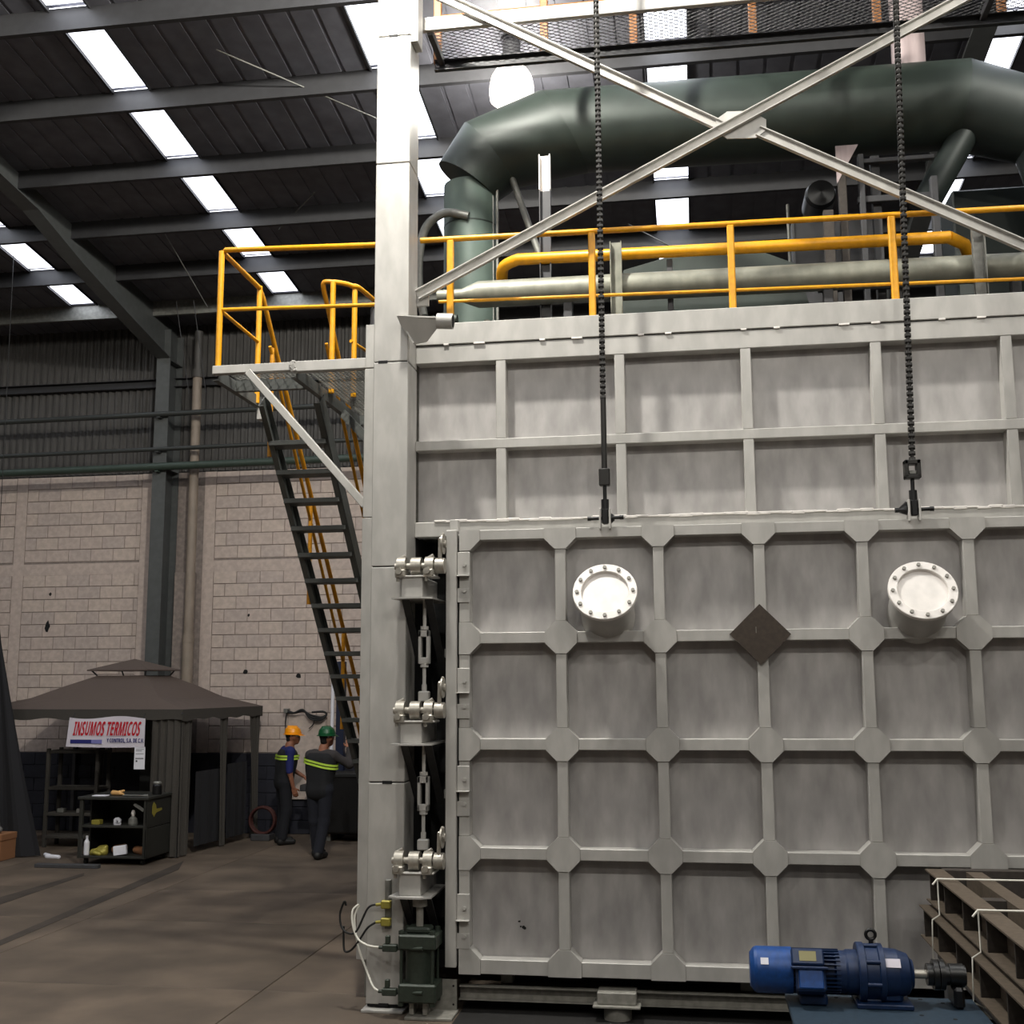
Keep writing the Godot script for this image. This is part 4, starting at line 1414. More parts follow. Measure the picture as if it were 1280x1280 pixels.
	for e in [[V(-0.45, 5.35, -0.8), V(0.45, 5.38, -0.8), 0.03], [V(-0.32, 5.12, -0.8), V(-0.32, 5.6, -0.8), 0.035], [V(0.05, 5.12, -0.75), V(0.05, 5.5, -0.75), 0.028], [V(-0.42, 5.5, -0.7), V(-0.2, 5.5, -0.7), 0.05], [V(0.2, 5.3, -0.7), V(0.42, 5.32, -0.7), 0.045], [V(-0.5, 5.2, -0.6), V(-0.3, 5.24, -0.6), 0.04]]:
		s = S()
		tube(s, e[0], e[1], e[2], 12)
		hexa(s, e[0].lerp(e[1], 0.5), (e[1] - e[0]).normalized(), e[2] * 1.5, 0.05)
		obj("fitting", s, M.cyl_green if e[2] > 0.04 else M.pipe_silver, w)

func build_top_walkway() -> void:
	var t := thing("overhead_walkway", "overhead mesh walkway with a bright front beam along the picture's top edge", "walkway", "", V(2.2, 7.8, -0.3))
	var s := S()
	box(s, V(-0.46, 7.985, -0.35), V(4.86, 8.105, -0.3), 0.004)
	obj("front_beam", s, M.silver, t)
	s = S()
	profile(s, channel(0.1, 0.05, 0.007), V(4.85, 7.95, -0.9), V(-0.44, 7.95, -0.85))
	obj("rear_beam", s, M.purlin, t)
	for x in [-0.4, 4.3]:
		s = S()
		box(s, V(x, 7.96, -0.9), V(x + 0.05, 8.02, -0.34), 0.003)
		obj("floor_joist", s, M.dark_steel, t)
	s = S()
	lattice(s, V(-0.42, 8.03, -0.98), V(4.85, 8.03, -0.34), 0.085, 0.004)
	obj("mesh_floor", s, M.mesh_dark, t).set_meta("kind", "stuff")
	var r := thing("walkway_railing", "orange brown railing posts seen through the overhead walkway's mesh floor", "railing", "", V(2.2, 7.85, -0.66))
	for x in [-0.44, 0.55, 1.36, 2.41, 3.47, 4.5]:
		s = S()
		box(s, V(x - 0.035, 8.04, -0.98), V(x + 0.035, 9.0, -0.92), 0.006)
		obj("rail_post", s, M.orange, r)
	for y in [8.5, 8.97]:
		s = S()
		tube(s, V(-0.43, y, -0.95), V(4.5, y, -0.95), 0.024, 12)
		obj("rail", s, M.orange, r)

# ---------------------------------------------------------------- things on the back wall
func build_wall_things() -> void:
	for e in [[6.9, 0.045, "upper dark pipe of three along the ribbed back wall", "dark_pipe"], [6.3, 0.036, "thin middle pipe of three along the ribbed back wall", "dark_pipe"], [6.0, 0.065, "thick green pipe along the top of the block wall", "green_pipe"]]:
		var t := thing("wall_pipe", e[2], "pipe", "pipes along the back wall", V(-7, e[0], -9.05))
		var s := S()
		var z: float = -9.04
		tube(s, V(-13, e[0] - 0.04, z), V(-1.5, e[0] + 0.05, z), e[1], 14)
		obj("pipe", s, M[e[3]], t)
		for x in [-7.02]:
			s = S()
			bar(s, V(x, e[0] - e[1] - 0.01, -9.6 if x != -7.02 else -9.1), V(x, e[0] - e[1] - 0.01, -8.98), 0.06, 0.02)
			obj("bracket", s, M[e[3]], t)
	var d := thing("drainpipe", "cream vertical drainpipe beside the dark steel wall column", "pipe", "", V(-6.32, 0, -9.3))
	for e in [[0.0, 3.1, 0.09, "pvc"], [3.1, 7.6, 0.078, "pvc"], [7.6, 8.4, 0.07, "clad"]]:
		var s := S()
		tube(s, V(-6.49, e[0], -9.3), V(-6.49, e[1], -9.3), e[2], 20)
		obj("pipe", s, M[e[3]], d)
	for y in [3.08, 7.58]:
		var s := S()
		tube(s, V(-6.49, y, -9.3), V(-6.49, y + 0.14, -9.3), 0.098, 20)
		obj("joint", s, M.pvc if y < 5 else M.clad, d)
	var s := S()
	box(s, V(-4.82, 0.55, -9.6), V(-4.18, 1.9, -9.555), 0.006)
	single("wall_board", s, M.block_c, "smooth pale board on the block wall between the two workers", "board")
	var c := thing("cable_bundle", "black cable bundle slung on a wall hook above the pale board", "cable", "", V(-4.5, 1.93, -9.5))
	for k in 3:
		s = S()
		path(s, curve([V(-4.83, 1.97 - k * 0.012, -9.5), V(-4.7, 1.93, -9.49 + k * 0.01), V(-4.55, 1.96 + k * 0.01, -9.48), V(-4.42, 1.9 - k * 0.03, -9.47), V(-4.25, 1.86 - k * 0.02, -9.48), V(-4.16, 1.9, -9.5), V(-4.22, 1.95, -9.5), V(-4.4, 1.94, -9.48)], 5), 0.017, 8)
		obj("cable", s, M.rubber, c)
	s = S()
	path(s, curve([V(-4.83, 1.95, -9.5), V(-4.85, 1.8, -9.5), V(-4.84, 1.62, -9.5)], 4), 0.01, 6)
	path(s, curve([V(-4.35, 1.88, -9.5), V(-4.38, 1.75, -9.5), V(-4.45, 1.68, -9.5)], 4), 0.008, 6)
	obj("loose_end", s, M.rubber, c)
	s = S()
	box(s, V(-4.88, 1.93, -9.6), V(-4.81, 2.0, -9.47), 0.006)
	obj("hook", s, M.galv, c)
	s = S()
	box(s, V(-3.93, 0.0, -9.4), V(-3.8, 2.75, -9.28), 0.006)
	single("blue_upright", s, M.blue_beam, "dark blue steel upright leaning against the wall behind the green hard hat", "beam")
	s = S()
	tube(s, V(-3.97, 1.35, -9.2), V(-3.99, 2.8, -9.3), 0.028, 12)
	single("white_tube", s, M.paper, "thin white tube standing beside the dark blue upright", "tube")
#PART5
# ---------------------------------------------------------------- gazebo, cart and the corner beside them
func curtain(s: SurfaceTool, p: Vector3, q: Vector3, y0: float, y1: float, folds: int, amp: float, waist := 1.0, lean := 0.0) -> void:
	var side := (q - p).cross(Vector3.UP).normalized()
	var n := folds * 8
	var rows := 10
	var g := []
	for j in rows + 1:
		var t := float(j) / rows
		var w: float = lerpf(1.0, waist, sin(t * PI * 0.5)) if waist != 1.0 else 1.0
		var row := []
		for i in n + 1:
			var u := float(i) / n
			var a := u * folds * TAU
			var uu := 0.5 + (u - 0.5) * w + lean * t
			row.append(p.lerp(q, uu) + side * amp * (0.6 + 0.5 * t) * (sin(a) + 0.3 * sin(a * 2.3 + 1.0)) + V(0, lerpf(y1, y0, t) - p.y, 0))
		g.append(row)
	for j in rows:
		for i in n:
			quad(s, g[j][i], g[j][i + 1], g[j + 1][i + 1], g[j + 1][i], side)

func build_gazebo() -> void:
	var hx := 1.72
	var hz := 1.15
	var t := thing("gazebo", "brown canvas gazebo with a vented peak and dark curtains, against the block wall", "gazebo", "", V(-7.02, 0, -8.27), deg_to_rad(-7))
	var ring := func(a: float, b: float, y: float) -> Array:
		var o := 0.14 * clampf((1.75 - a) / 1.2, 0.0, 1.0)
		return [V(o - a, y, b), V(o + a, y, b), V(o + a, y, -b), V(o - a, y, -b)]
	var s := S()
	var lv := [ring.call(hx + 0.03, hz + 0.03, 2.05), ring.call(1.1, 0.89, 2.21), ring.call(0.78, 0.63, 2.375), ring.call(0.42, 0.34, 2.54)]
	for l in 3:
		for k in 4:
			for i in 8:
				var u0 := i / 8.0
				var u1 := (i + 1) / 8.0
				var p: Array = lv[l]
				var q: Array = lv[l + 1]
				var sag := func(A: Vector3, B: Vector3, u: float, d: float) -> Vector3:
					return A.lerp(B, u) - V(0, d * sin(u * PI), 0)
				var d0: float = [0.0, 0.035, 0.03, 0.0][l]
				var d1: float = [0.0, 0.035, 0.03, 0.0][l + 1]
				quad(s, sag.call(p[k], p[(k + 1) % 4], u0, d0), sag.call(p[k], p[(k + 1) % 4], u1, d0), sag.call(q[k], q[(k + 1) % 4], u1, d1), sag.call(q[k], q[(k + 1) % 4], u0, d1), V(0, 1, 0))
	obj("canopy", s, M.canvas, t, true).position = Vector3.ZERO
	s = S()
	var e: Array = lv[0]
	for k in 4:
		var n := 40
		for i in n:
			var a: Vector3 = e[k].lerp(e[(k + 1) % 4], float(i) / n)
			var b: Vector3 = e[k].lerp(e[(k + 1) % 4], float(i + 1) / n)
			var f := func(u: float) -> float: return 0.15 + 0.012 * sin(u * 31.0) + 0.01 * sin(u * 13.0 + k)
			var o := V(a.x + b.x, 0, a.z + b.z).normalized()
			quad(s, a, b, b - V(0, f.call(float(i + 1) / n), 0), a - V(0, f.call(float(i) / n), 0), o)
	obj("valance", s, M.canvas_dark, t, true)
	s = S()
	var cap: Array = ring.call(0.54, 0.44, 2.63)
	var low: Array = ring.call(0.54, 0.44, 2.61)
	for k in 4:
		tri(s, cap[k], cap[(k + 1) % 4], V(0.14, 2.8, 0), V(0, 1, 0))
		quad(s, cap[k], cap[(k + 1) % 4], low[(k + 1) % 4], low[k], cap[k] + cap[(k + 1) % 4] - V(0, 5.2, 0))
	obj("vent_cap", s, M.canvas, t, true)
	s = S()
	for k in 4:
		tube(s, lv[0][k] - V(0, 0.06, 0), V(0, 2.55, 0).lerp(lv[0][k], 0.2) - V(0, 0.06, 0), 0.014, 8)
		tube(s, lv[3][k], cap[k].lerp(V(0, 2.62, 0), 0.1), 0.012, 8)
	obj("roof_bar", s, M.dark_steel, t, true)
	for p in [V(hx - 0.06, 0, hz - 0.06), V(-hx + 0.06, 0, hz - 0.06), V(hx - 0.06, 0, -hz + 0.06), V(-hx + 0.06, 0, -hz + 0.06)]:
		s = S()
		box(s, p + V(-0.03, 0, -0.03), p + V(0.03, 2.05, 0.03), 0.004)
		obj("leg", s, M.dark_steel, t, true)
	for c in [[V(hx - 0.47, 0, hz), V(hx + 0.0, 0, hz), 4, 0.025, 1.0, 0.0, "canvas_dark"], [V(hx, 0, hz), V(hx, 0, hz - 0.28), 2, 0.025, 1.0, 0.0, "canvas_dark"], [V(hx, 0, 0.1), V(hx, 0, -0.15), 2, 0.03, 0.7, 0.15, "canvas_dark"], [V(hx, 0, -hz + 0.35), V(hx, 0, -hz), 3, 0.03, 0.45, 0.25, "canvas_dark"], [V(-hx + 0.45, 0, hz), V(-hx + 0.62, 0, hz), 2, 0.025, 0.9, -0.9, "canvas_dark"], [V(-hx + 0.72, 0, -hz + 0.3), V(-hx + 0.82, 0, -hz + 0.3), 1, 0.02, 1.0, -0.7, "canvas_dark"]]:
		s = S()
		curtain(s, c[0], c[1], 0.02, 1.97, c[2], c[3], c[4], c[5])
		obj("curtain", s, M[c[6]], t, true)
	s = S()
	curtain(s, V(hx - 0.02, 0, 0.7), V(hx - 0.02, 0, -0.1), 0.1, 1.15, 3, 0.012)
	curtain(s, V(hx - 0.02, 0, -0.2), V(hx - 0.02, 0, -0.8), 0.1, 1.2, 3, 0.012)
	obj("net_panel", s, M.net, t, true)
	# banner and notice
	var b := thing("banner", "white vinyl banner with red and blue lettering hung across the gazebo front", "banner", "", V(-6.53, 1.53, -6.79), deg_to_rad(-5))
	s = S()
	var nx := 24
	var wv := func(u: float) -> float: return 0.006 * sin(u * 9.0)
	for i in nx:
		for z in [0.0, -0.004]:
			var u0 := float(i) / nx
			var u1 := float(i + 1) / nx
			var x0 := lerpf(-0.635, 0.62, u0)
			var x1 := lerpf(-0.635, 0.62, u1)
			quad(s, V(x0, 0.0 - 0.01 * sin(u0 * PI), wv.call(u0) + z), V(x1, 0.0 - 0.01 * sin(u1 * PI), wv.call(u1) + z), V(x1 + 0.04 * (1.0 - u1), 0.41 - 0.02 * sin(u1 * 7.0), wv.call(u1) + z), V(x0 + 0.04 * (1.0 - u0), 0.41 - 0.02 * sin(u0 * 7.0), wv.call(u0) + z), V(0, 0, 1 if z == 0.0 else -1))
	var sheet := obj("sheet", s, M.white_vinyl, b, true)
	sheet.position = Vector3.ZERO
	for x in [-0.55, 0.58]:
		s = S()
		tube(s, V(x, 0.39, 0.0), V(x, 0.47, -0.06), 0.006, 8)
		obj("tie", s, M.rubber, b, true)
	lettering("INSUMOS TERMICOS", sheet, V(-0.525, 0.155, 0.013), 1.06, 0.2, M.red_ink, 0.18, true)
	lettering("Y CONTROL, S.A. DE C.V.", sheet, V(0.03, 0.055, 0.013), 0.585, 0.065, M.blue_ink, 0.0, true)
	for k in 6:
		s = S()
		box(s, V(-0.56 + k * 0.085, 0.045, 0.009), V(-0.56 + (k + 1) * 0.085, 0.1, 0.0105))
		obj("printed_bar", s, M.blue_ink if k < 4 else M.pale_ink, sheet, true)
	s = S()
	box(s, V(-0.08, 0.0, 0.0), V(0.08, 0.31, 0.003), 0.001)
	var nt := obj("paper_notice", s, M.paper)
	nt.position = V(-5.98, 1.225, -6.745)
	tag(nt, "white paper notice pinned to the gazebo curtain below the banner's right end", "notice")
	s = S()
	for y in [0.27, 0.25, 0.21, 0.15, 0.14]:
		box(s, V(-0.06, y, 0.003), V(0.06 if y != 0.25 else 0.03, y + 0.007, 0.0036))
	box(s, V(-0.055, 0.1, 0.003), V(-0.03, 0.125, 0.0036))
	obj("printed_line", s, M.dark_steel, nt, true)

func lettering(text: String, on: Node3D, at: Vector3, w: float, h: float, m: Material, slant := 0.0, bold := false) -> void:
	var f := SystemFont.new()
	f.font_names = PackedStringArray(["Droid Sans"])
	f.font_weight = 700 if bold else 400
	var t := TextMesh.new()
	t.text = text
	t.font = f
	t.font_size = 64
	t.pixel_size = 0.002
	t.depth = 0.003
	t.horizontal_alignment = HORIZONTAL_ALIGNMENT_LEFT
	t.material = m
	var o := MeshInstance3D.new()
	o.mesh = t
	o.name = numbered("lettering", on)
	on.add_child(o, true)
	var bb := t.get_aabb()
	var sx := w / bb.size.x
	var sy := h / bb.size.y
	o.transform = Transform3D(Basis(V(sx, 0, 0), V(slant * sy, sy, 0), V(0, 0, 1)), at - V(bb.position.x * sx + slant * sy * bb.position.y, bb.position.y * sy, 0))

func build_cart() -> void:
	var t := thing("tool_cart", "dark open-fronted steel tool cart on castors in front of the gazebo", "cart", "", V(-6.05, 0, -6.6))
	var x0 := -6.55
	var x1 := -5.57
	var z0 := -7.05
	var z1 := -6.2
	var s := S()
	box(s, V(x0 - 0.02, 0.86, z0), V(x1 + 0.02, 0.9, z1 + 0.02), 0.006)
	obj("top", s, M.cart, t)
	for y in [0.52, 0.12]:
		s = S()
		box(s, V(x0, y - 0.03, z0), V(x1, y, z1 - 0.01), 0.004)
		obj("shelf", s, M.cart, t)
	for y in [[0.1, 0.48], [0.5, 0.86]]:
		s = S()
		box(s, V(x1 - 0.02, y[0], z0), V(x1, y[1], z1), 0.004)
		obj("side_panel", s, M.cart, t)
	s = S()
	box(s, V(x0, 0.1, z0), V(x1, 0.86, z0 + 0.02))
	box(s, V(x0, 0.1, z0), V(x0 + 0.02, 0.86, z1 - 0.3))
	obj("back_panel", s, M.cart, t)
	for x in [x0, x1 - 0.05]:
		s = S()
		box(s, V(x, 0.09, z1 - 0.05), V(x + 0.05, 0.87, z1), 0.006)
		obj("corner_post", s, M.cart, t)
	s = S()
	bar(s, V(x1 - 0.2, 0.8, z1 - 0.04), V(x1 - 0.05, 0.72, z1 - 0.02), 0.04, 0.03)
	obj("latch_bar", s, M.galv, t)
	s = S()
	prism(s, [Vector2(0, 0.05), Vector2(0.06, 0.0), Vector2(0.12, 0.05), Vector2(0.3, 0.07), Vector2(0.28, 0.1), Vector2(0.13, 0.1), Vector2(0.1, 0.16), Vector2(0.04, 0.2), Vector2(0.0, 0.14)], Transform3D(Basis(V(0, 0, -1), V(0, 1, 0), V(1, 0, 0)), V(x1, 0.62, z1 - 0.15)), 0.003)
	obj("sticker", s, M.brass, t)
	for p in [V(x0 + 0.08, 0, z1 - 0.1), V(x1 - 0.08, 0, z1 - 0.1), V(x0 + 0.08, 0, z0 + 0.1), V(x1 - 0.08, 0, z0 + 0.1)]:
		s = S()
		tube(s, p + V(-0.015, 0.04, 0), p + V(0.015, 0.04, 0), 0.04, 14)
		box(s, p + V(-0.025, 0.04, -0.02), p + V(0.025, 0.1, 0.02), 0.004)
		obj("castor", s, M.rubber, t)
	# loose things on and in the cart
	var cream := mat("cream", Color(0.75, 0.58, 0.36), 0.9)
	s = S()
	sdf(s, [[V(-6.17, 0.935, -6.4), V(-6.08, 0.93, -6.4), 0.035, 0.03], [V(-6.08, 0.94, -6.4), V(-6.03, 0.96, -6.42), 0.022, 0.018], [V(-6.06, 0.925, -6.38), V(-6.0, 0.92, -6.36), 0.018, 0.015]], 0.008, 0.02)
	single("work_glove", s, cream, "crumpled cream work glove lying on top of the tool cart", "glove")
	s = S()
	box(s, V(-6.4, 0.9, -6.36), V(-6.2, 0.912, -6.24), 0.003)
	single("paper_pad", s, M.paper, "white paper pad at the left of the tool cart's top", "paper")
	s = S()
	tube(s, V(-5.98, 0.912, -6.3), V(-5.66, 0.912, -6.28), 0.01, 8)
	tube(s, V(-5.66, 0.912, -6.28), V(-5.6, 0.912, -6.28), 0.018, 8)
	single("steel_bar", s, M.galv, "slim steel bar tool lying along the front of the cart top", "tool")
	var jar := thing("metal_jar", "dark jar with a shiny lid at the right end of the cart top", "jar", "", V(-5.5, 0.9, -6.6))
	s = S()
	lathe(s, [Vector2(0, 0), Vector2(0.06, 0), Vector2(0.065, 0.01), Vector2(0.065, 0.12), Vector2(0.05, 0.14)], Transform3D(Basis(), V(0, 0, 0)), 18)
	obj("body", s, M.black, jar, true).position = Vector3.ZERO
	s = S()
	lathe(s, [Vector2(0.055, 0.14), Vector2(0.058, 0.16), Vector2(0.05, 0.175), Vector2(0, 0.18)], Transform3D(), 18)
	obj("lid", s, M.galv, jar, true).position = Vector3.ZERO
	jar.position.x = -5.63
	var bot := thing("white_bottle", "tall white plastic bottle on the cart's lower shelf", "bottle", "", V(-6.47, 0.12, -6.3))
	s = S()
	lathe(s, [Vector2(0, 0), Vector2(0.035, 0), Vector2(0.038, 0.01), Vector2(0.038, 0.17), Vector2(0.015, 0.21)], Transform3D(), 18)
	obj("body", s, M.paper, bot, true).position = Vector3.ZERO
	s = S()
	lathe(s, [Vector2(0.016, 0.205), Vector2(0.018, 0.25), Vector2(0, 0.255)], Transform3D(), 14)
	obj("cap", s, M.paper, bot, true).position = Vector3.ZERO
	s = S()
	sdf(s, [[V(-6.38, 0.15, -6.32), V(-6.24, 0.16, -6.34), 0.05, 0.06], [V(-6.3, 0.2, -6.36), V(-6.22, 0.22, -6.36), 0.04, 0.03], [V(-6.34, 0.16, -6.26), V(-6.26, 0.14, -6.26), 0.03, 0.03]], 0.012, 0.03)
	single("rag_heap", s, M.brass, "yellowish rag heap on the cart's lower shelf", "rag")
	s = S()
	cbox(s, Transform3D(Basis(Vector3.UP, 0.3).rotated(V(0, 0, 1), 0.12), V(-5.98, 0.19, -6.3)), V(0.17, 0.12, 0.1), 0.005)
	single("parts_box", s, M.paper, "small white box tipped over on the cart's lower shelf", "box")
	s = S()
	sdf(s, [[V(-6.15, 0.17, -6.5), V(-6.05, 0.19, -6.55), 0.06, 0.05], [V(-5.85, 0.17, -6.5), V(-5.72, 0.16, -6.45), 0.05, 0.06]], 0.014, 0.03)
	single("dark_rags", s, M.cardboard, "dull brown rags at the back of the cart's lower shelf", "rag")
	s = S()
	box(s, V(-6.42, 0.52, -6.4), V(-6.3, 0.58, -6.3), 0.005)
	single("yellow_case", s, M.brass, "small yellow case on the cart's middle shelf", "case")
	s = S()
	for k in 20:
		var a := TAU * k / 20.0
		var b := TAU * (k + 1) / 20.0
		bar(s, V(-6.04 + cos(a) * 0.035, 0.56 + sin(a) * 0.035, -6.3), V(-6.04 + cos(b) * 0.035, 0.56 + sin(b) * 0.035, -6.3), 0.016, 0.05)
	single("tape_roll", s, M.paper, "white tape roll standing on the cart's middle shelf", "tape")
	var jug := thing("steel_flask", "grey metal flask with a shiny cap on the cart's middle shelf", "flask", "", V(-5.83, 0.52, -6.33))
	s = S()
	lathe(s, [Vector2(0, 0), Vector2(0.06, 0), Vector2(0.065, 0.02), Vector2(0.06, 0.08), Vector2(0.02, 0.12)], Transform3D(), 18)
	obj("body", s, M.galv, jug, true).position = Vector3.ZERO
	s = S()
	lathe(s, [Vector2(0.02, 0.115), Vector2(0.03, 0.15), Vector2(0.02, 0.19), Vector2(0, 0.2)], Transform3D(), 14)
	obj("cap", s, M.bright, jug, true).position = Vector3.ZERO

func build_corner() -> void:
	var s := S()
	var g := []
	var prof := [[3.7, -8.32, 0.02], [3.0, -8.2, 0.1], [2.25, -8.02, 0.25], [1.2, -7.76, 0.5], [0.02, -7.43, 0.9]]
	for p in prof:
		var row := []
		for i in 25:
			var u := i / 24.0
			row.append(V(p[1] - p[2] * 2.2 * (1.0 - u), p[0], -6.75 + sin(u * 24.0) * 0.05 * p[2] * 1.2 - (1.0 - u) * 0.05))
		g.append(row)
	for j in g.size() - 1:
		for i in 24:
			quad(s, g[j][i], g[j][i + 1], g[j + 1][i + 1], g[j + 1][i], V(0, 0, 1))
	var dr := thing("dark_drape", "tall dark net drape hanging from a cord at the picture's left edge", "drape", "", V(-8.3, 0, -6.8))
	obj("net_cloth", s, M.net, dr)
	s = S()
	tube(s, V(-8.34, 3.66, -6.78), V(-8.4, roof_y(-6.78) - 0.02, -6.78), 0.006, 6)
	obj("cord", s, M.rubber, dr)
	var c := thing("carton", "brown cardboard carton on the floor at the picture's left edge", "box", "", V(-7.98, 0, -6.5))
	s = S()
	box(s, V(-8.2, 0.0, -6.72), V(-7.77, 0.3, -6.35), 0.006)
	obj("body", s, M.cardboard, c)
	s = S()
	box(s, V(-8.21, 0.27, -6.73), V(-7.76, 0.36, -6.34), 0.006)
	obj("lid", s, M.cardboard, c)
	s = S()
	sdf(s, [[V(-8.1, 0.41, -6.5), V(-7.98, 0.43, -6.5), 0.06, 0.07], [V(-7.95, 0.43, -6.5), V(-7.88, 0.41, -6.48), 0.05, 0.04], [V(-8.0, 0.5, -6.55), V(-7.92, 0.49, -6.5), 0.03, 0.025]], 0.014, 0.03)
	single("paper_scraps", s, M.wall_plain, "pale crumpled scraps heaped on the cardboard carton", "scraps")
	s = S()
	box(s, V(-7.0, 0, -6.02), V(-6.1, 0.05, -5.92), 0.006)
	single("steel_flat", s, M.dark_steel, "dark steel bar lying on the floor in front of the cart", "bar")
	s = S()
	sdf(s, [[V(-7.3, 0.02, -6.75), V(-7.1, 0.02, -6.7), 0.035, 0.03], [V(-7.42, 0.02, -6.9), V(-7.3, 0.02, -6.8), 0.03, 0.03]], 0.01, 0.02)
	single("plastic_scrap", s, M.paper, "white plastic scrap on the floor left of the cart", "scrap")
	var r := thing("shelf_rack", "dark shelf rack standing inside the gazebo behind the cart's left side", "shelf", "", V(-7.55, 0, -7.9))
	for x in [-7.95, -7.15]:
		for z in [-8.1, -7.75]:
			s = S()
			box(s, V(x - 0.025, 0, z - 0.025), V(x + 0.025, 1.45, z + 0.025), 0.004)
			obj("upright", s, M.canvas_dark, r)
	for y in [0.15, 0.48, 0.86, 1.4]:
		s = S()
		box(s, V(-7.98, y - 0.02, -8.12), V(-7.12, y + 0.02, -7.73), 0.004)
		obj("shelf", s, M.canvas_dark, r)
	for e in [[-7.75, 0.5, 0.12, "low grey tray on the gazebo rack's middle shelf"], [-7.45, 0.5, 0.16, "pale folded packet beside the tray on the gazebo rack"]]:
		s = S()
		cbox(s, Transform3D(Basis(Vector3.UP, e[0]), V(e[0], e[1] + 0.03, -7.85)), V(e[2], 0.06, 0.1), 0.008)
		single("packet", s, M.galv if e[2] < 0.15 else M.wall_plain, e[3], "packet")
	# black machine behind the two workers
	var k := thing("black_machine", "low black machine cabinet behind the worker in the green hard hat", "machine", "", V(-3.55, 0, -9.0))
	s = S()
	box(s, V(-4.0, 0.12, -9.3), V(-3.0, 1.0, -8.75), 0.03)
	obj("cabinet", s, M.black, k)
	s = S()
	box(s, V(-4.02, 0.97, -9.32), V(-2.98, 1.03, -8.73), 0.01)
	obj("lid", s, M.rubber, k)
	for x in [-3.9, -3.1]:
		s = S()
		box(s, V(x - 0.05, 0, -9.2), V(x + 0.05, 0.12, -8.85), 0.006)
		obj("foot", s, M.galv, k)
	var w := thing("pump_set", "grey metal pump on a pale post, half hidden between the two workers", "pump", "", V(-4.3, 0, -8.75) + V(0.16, 0, -0.14))
	s = S()
	tube(s, V(-4.34, 0, -8.8), V(-4.34, 0.75, -8.8), 0.03, 12)
	obj("post", s, M.galv, w, true).position = V(4.3, 0, 8.75)
	s = S()
	box(s, V(-4.5, 0.75, -9.0), V(-4.05, 0.85, -8.65), 0.01)
	obj("tray", s, M.dark_steel, w, true).position = V(4.3, 0, 8.75)
	s = S()
	tube(s, V(-4.42, 1.02, -8.8), V(-4.12, 1.02, -8.8), 0.1, 20)
	tube(s, V(-4.3, 1.1, -8.8), V(-4.3, 1.24, -8.8), 0.04, 14)
	tube(s, V(-4.4, 0.86, -8.8), V(-4.14, 0.86, -8.8), 0.05, 14)
	obj("pump_body", s, M.galv, w, true).position = V(4.3, 0, 8.75)
	var h := thing("red_hose_reel", "dull red hose coil on the floor beside the gazebo's right leg", "hose", "", V(-4.95, 0, -8.9))
	s = S()
	for q in 3:
		var pts := []
		for i in 25:
			var a := TAU * i / 24.0
			pts.append(V(-4.95 + cos(a) * 0.2, 0.3 + sin(a) * 0.2, -8.9 + q * 0.04))
		path(s, pts, 0.022, 8, false)
	obj("coil", s, mat("dull_red", Color(0.25, 0.1, 0.08), 0.7), h)
	s = S()
	box(s, V(-5.1, 0, -9.0), V(-4.8, 0.1, -8.75), 0.01)
	obj("stand", s, M.dark_steel, h)

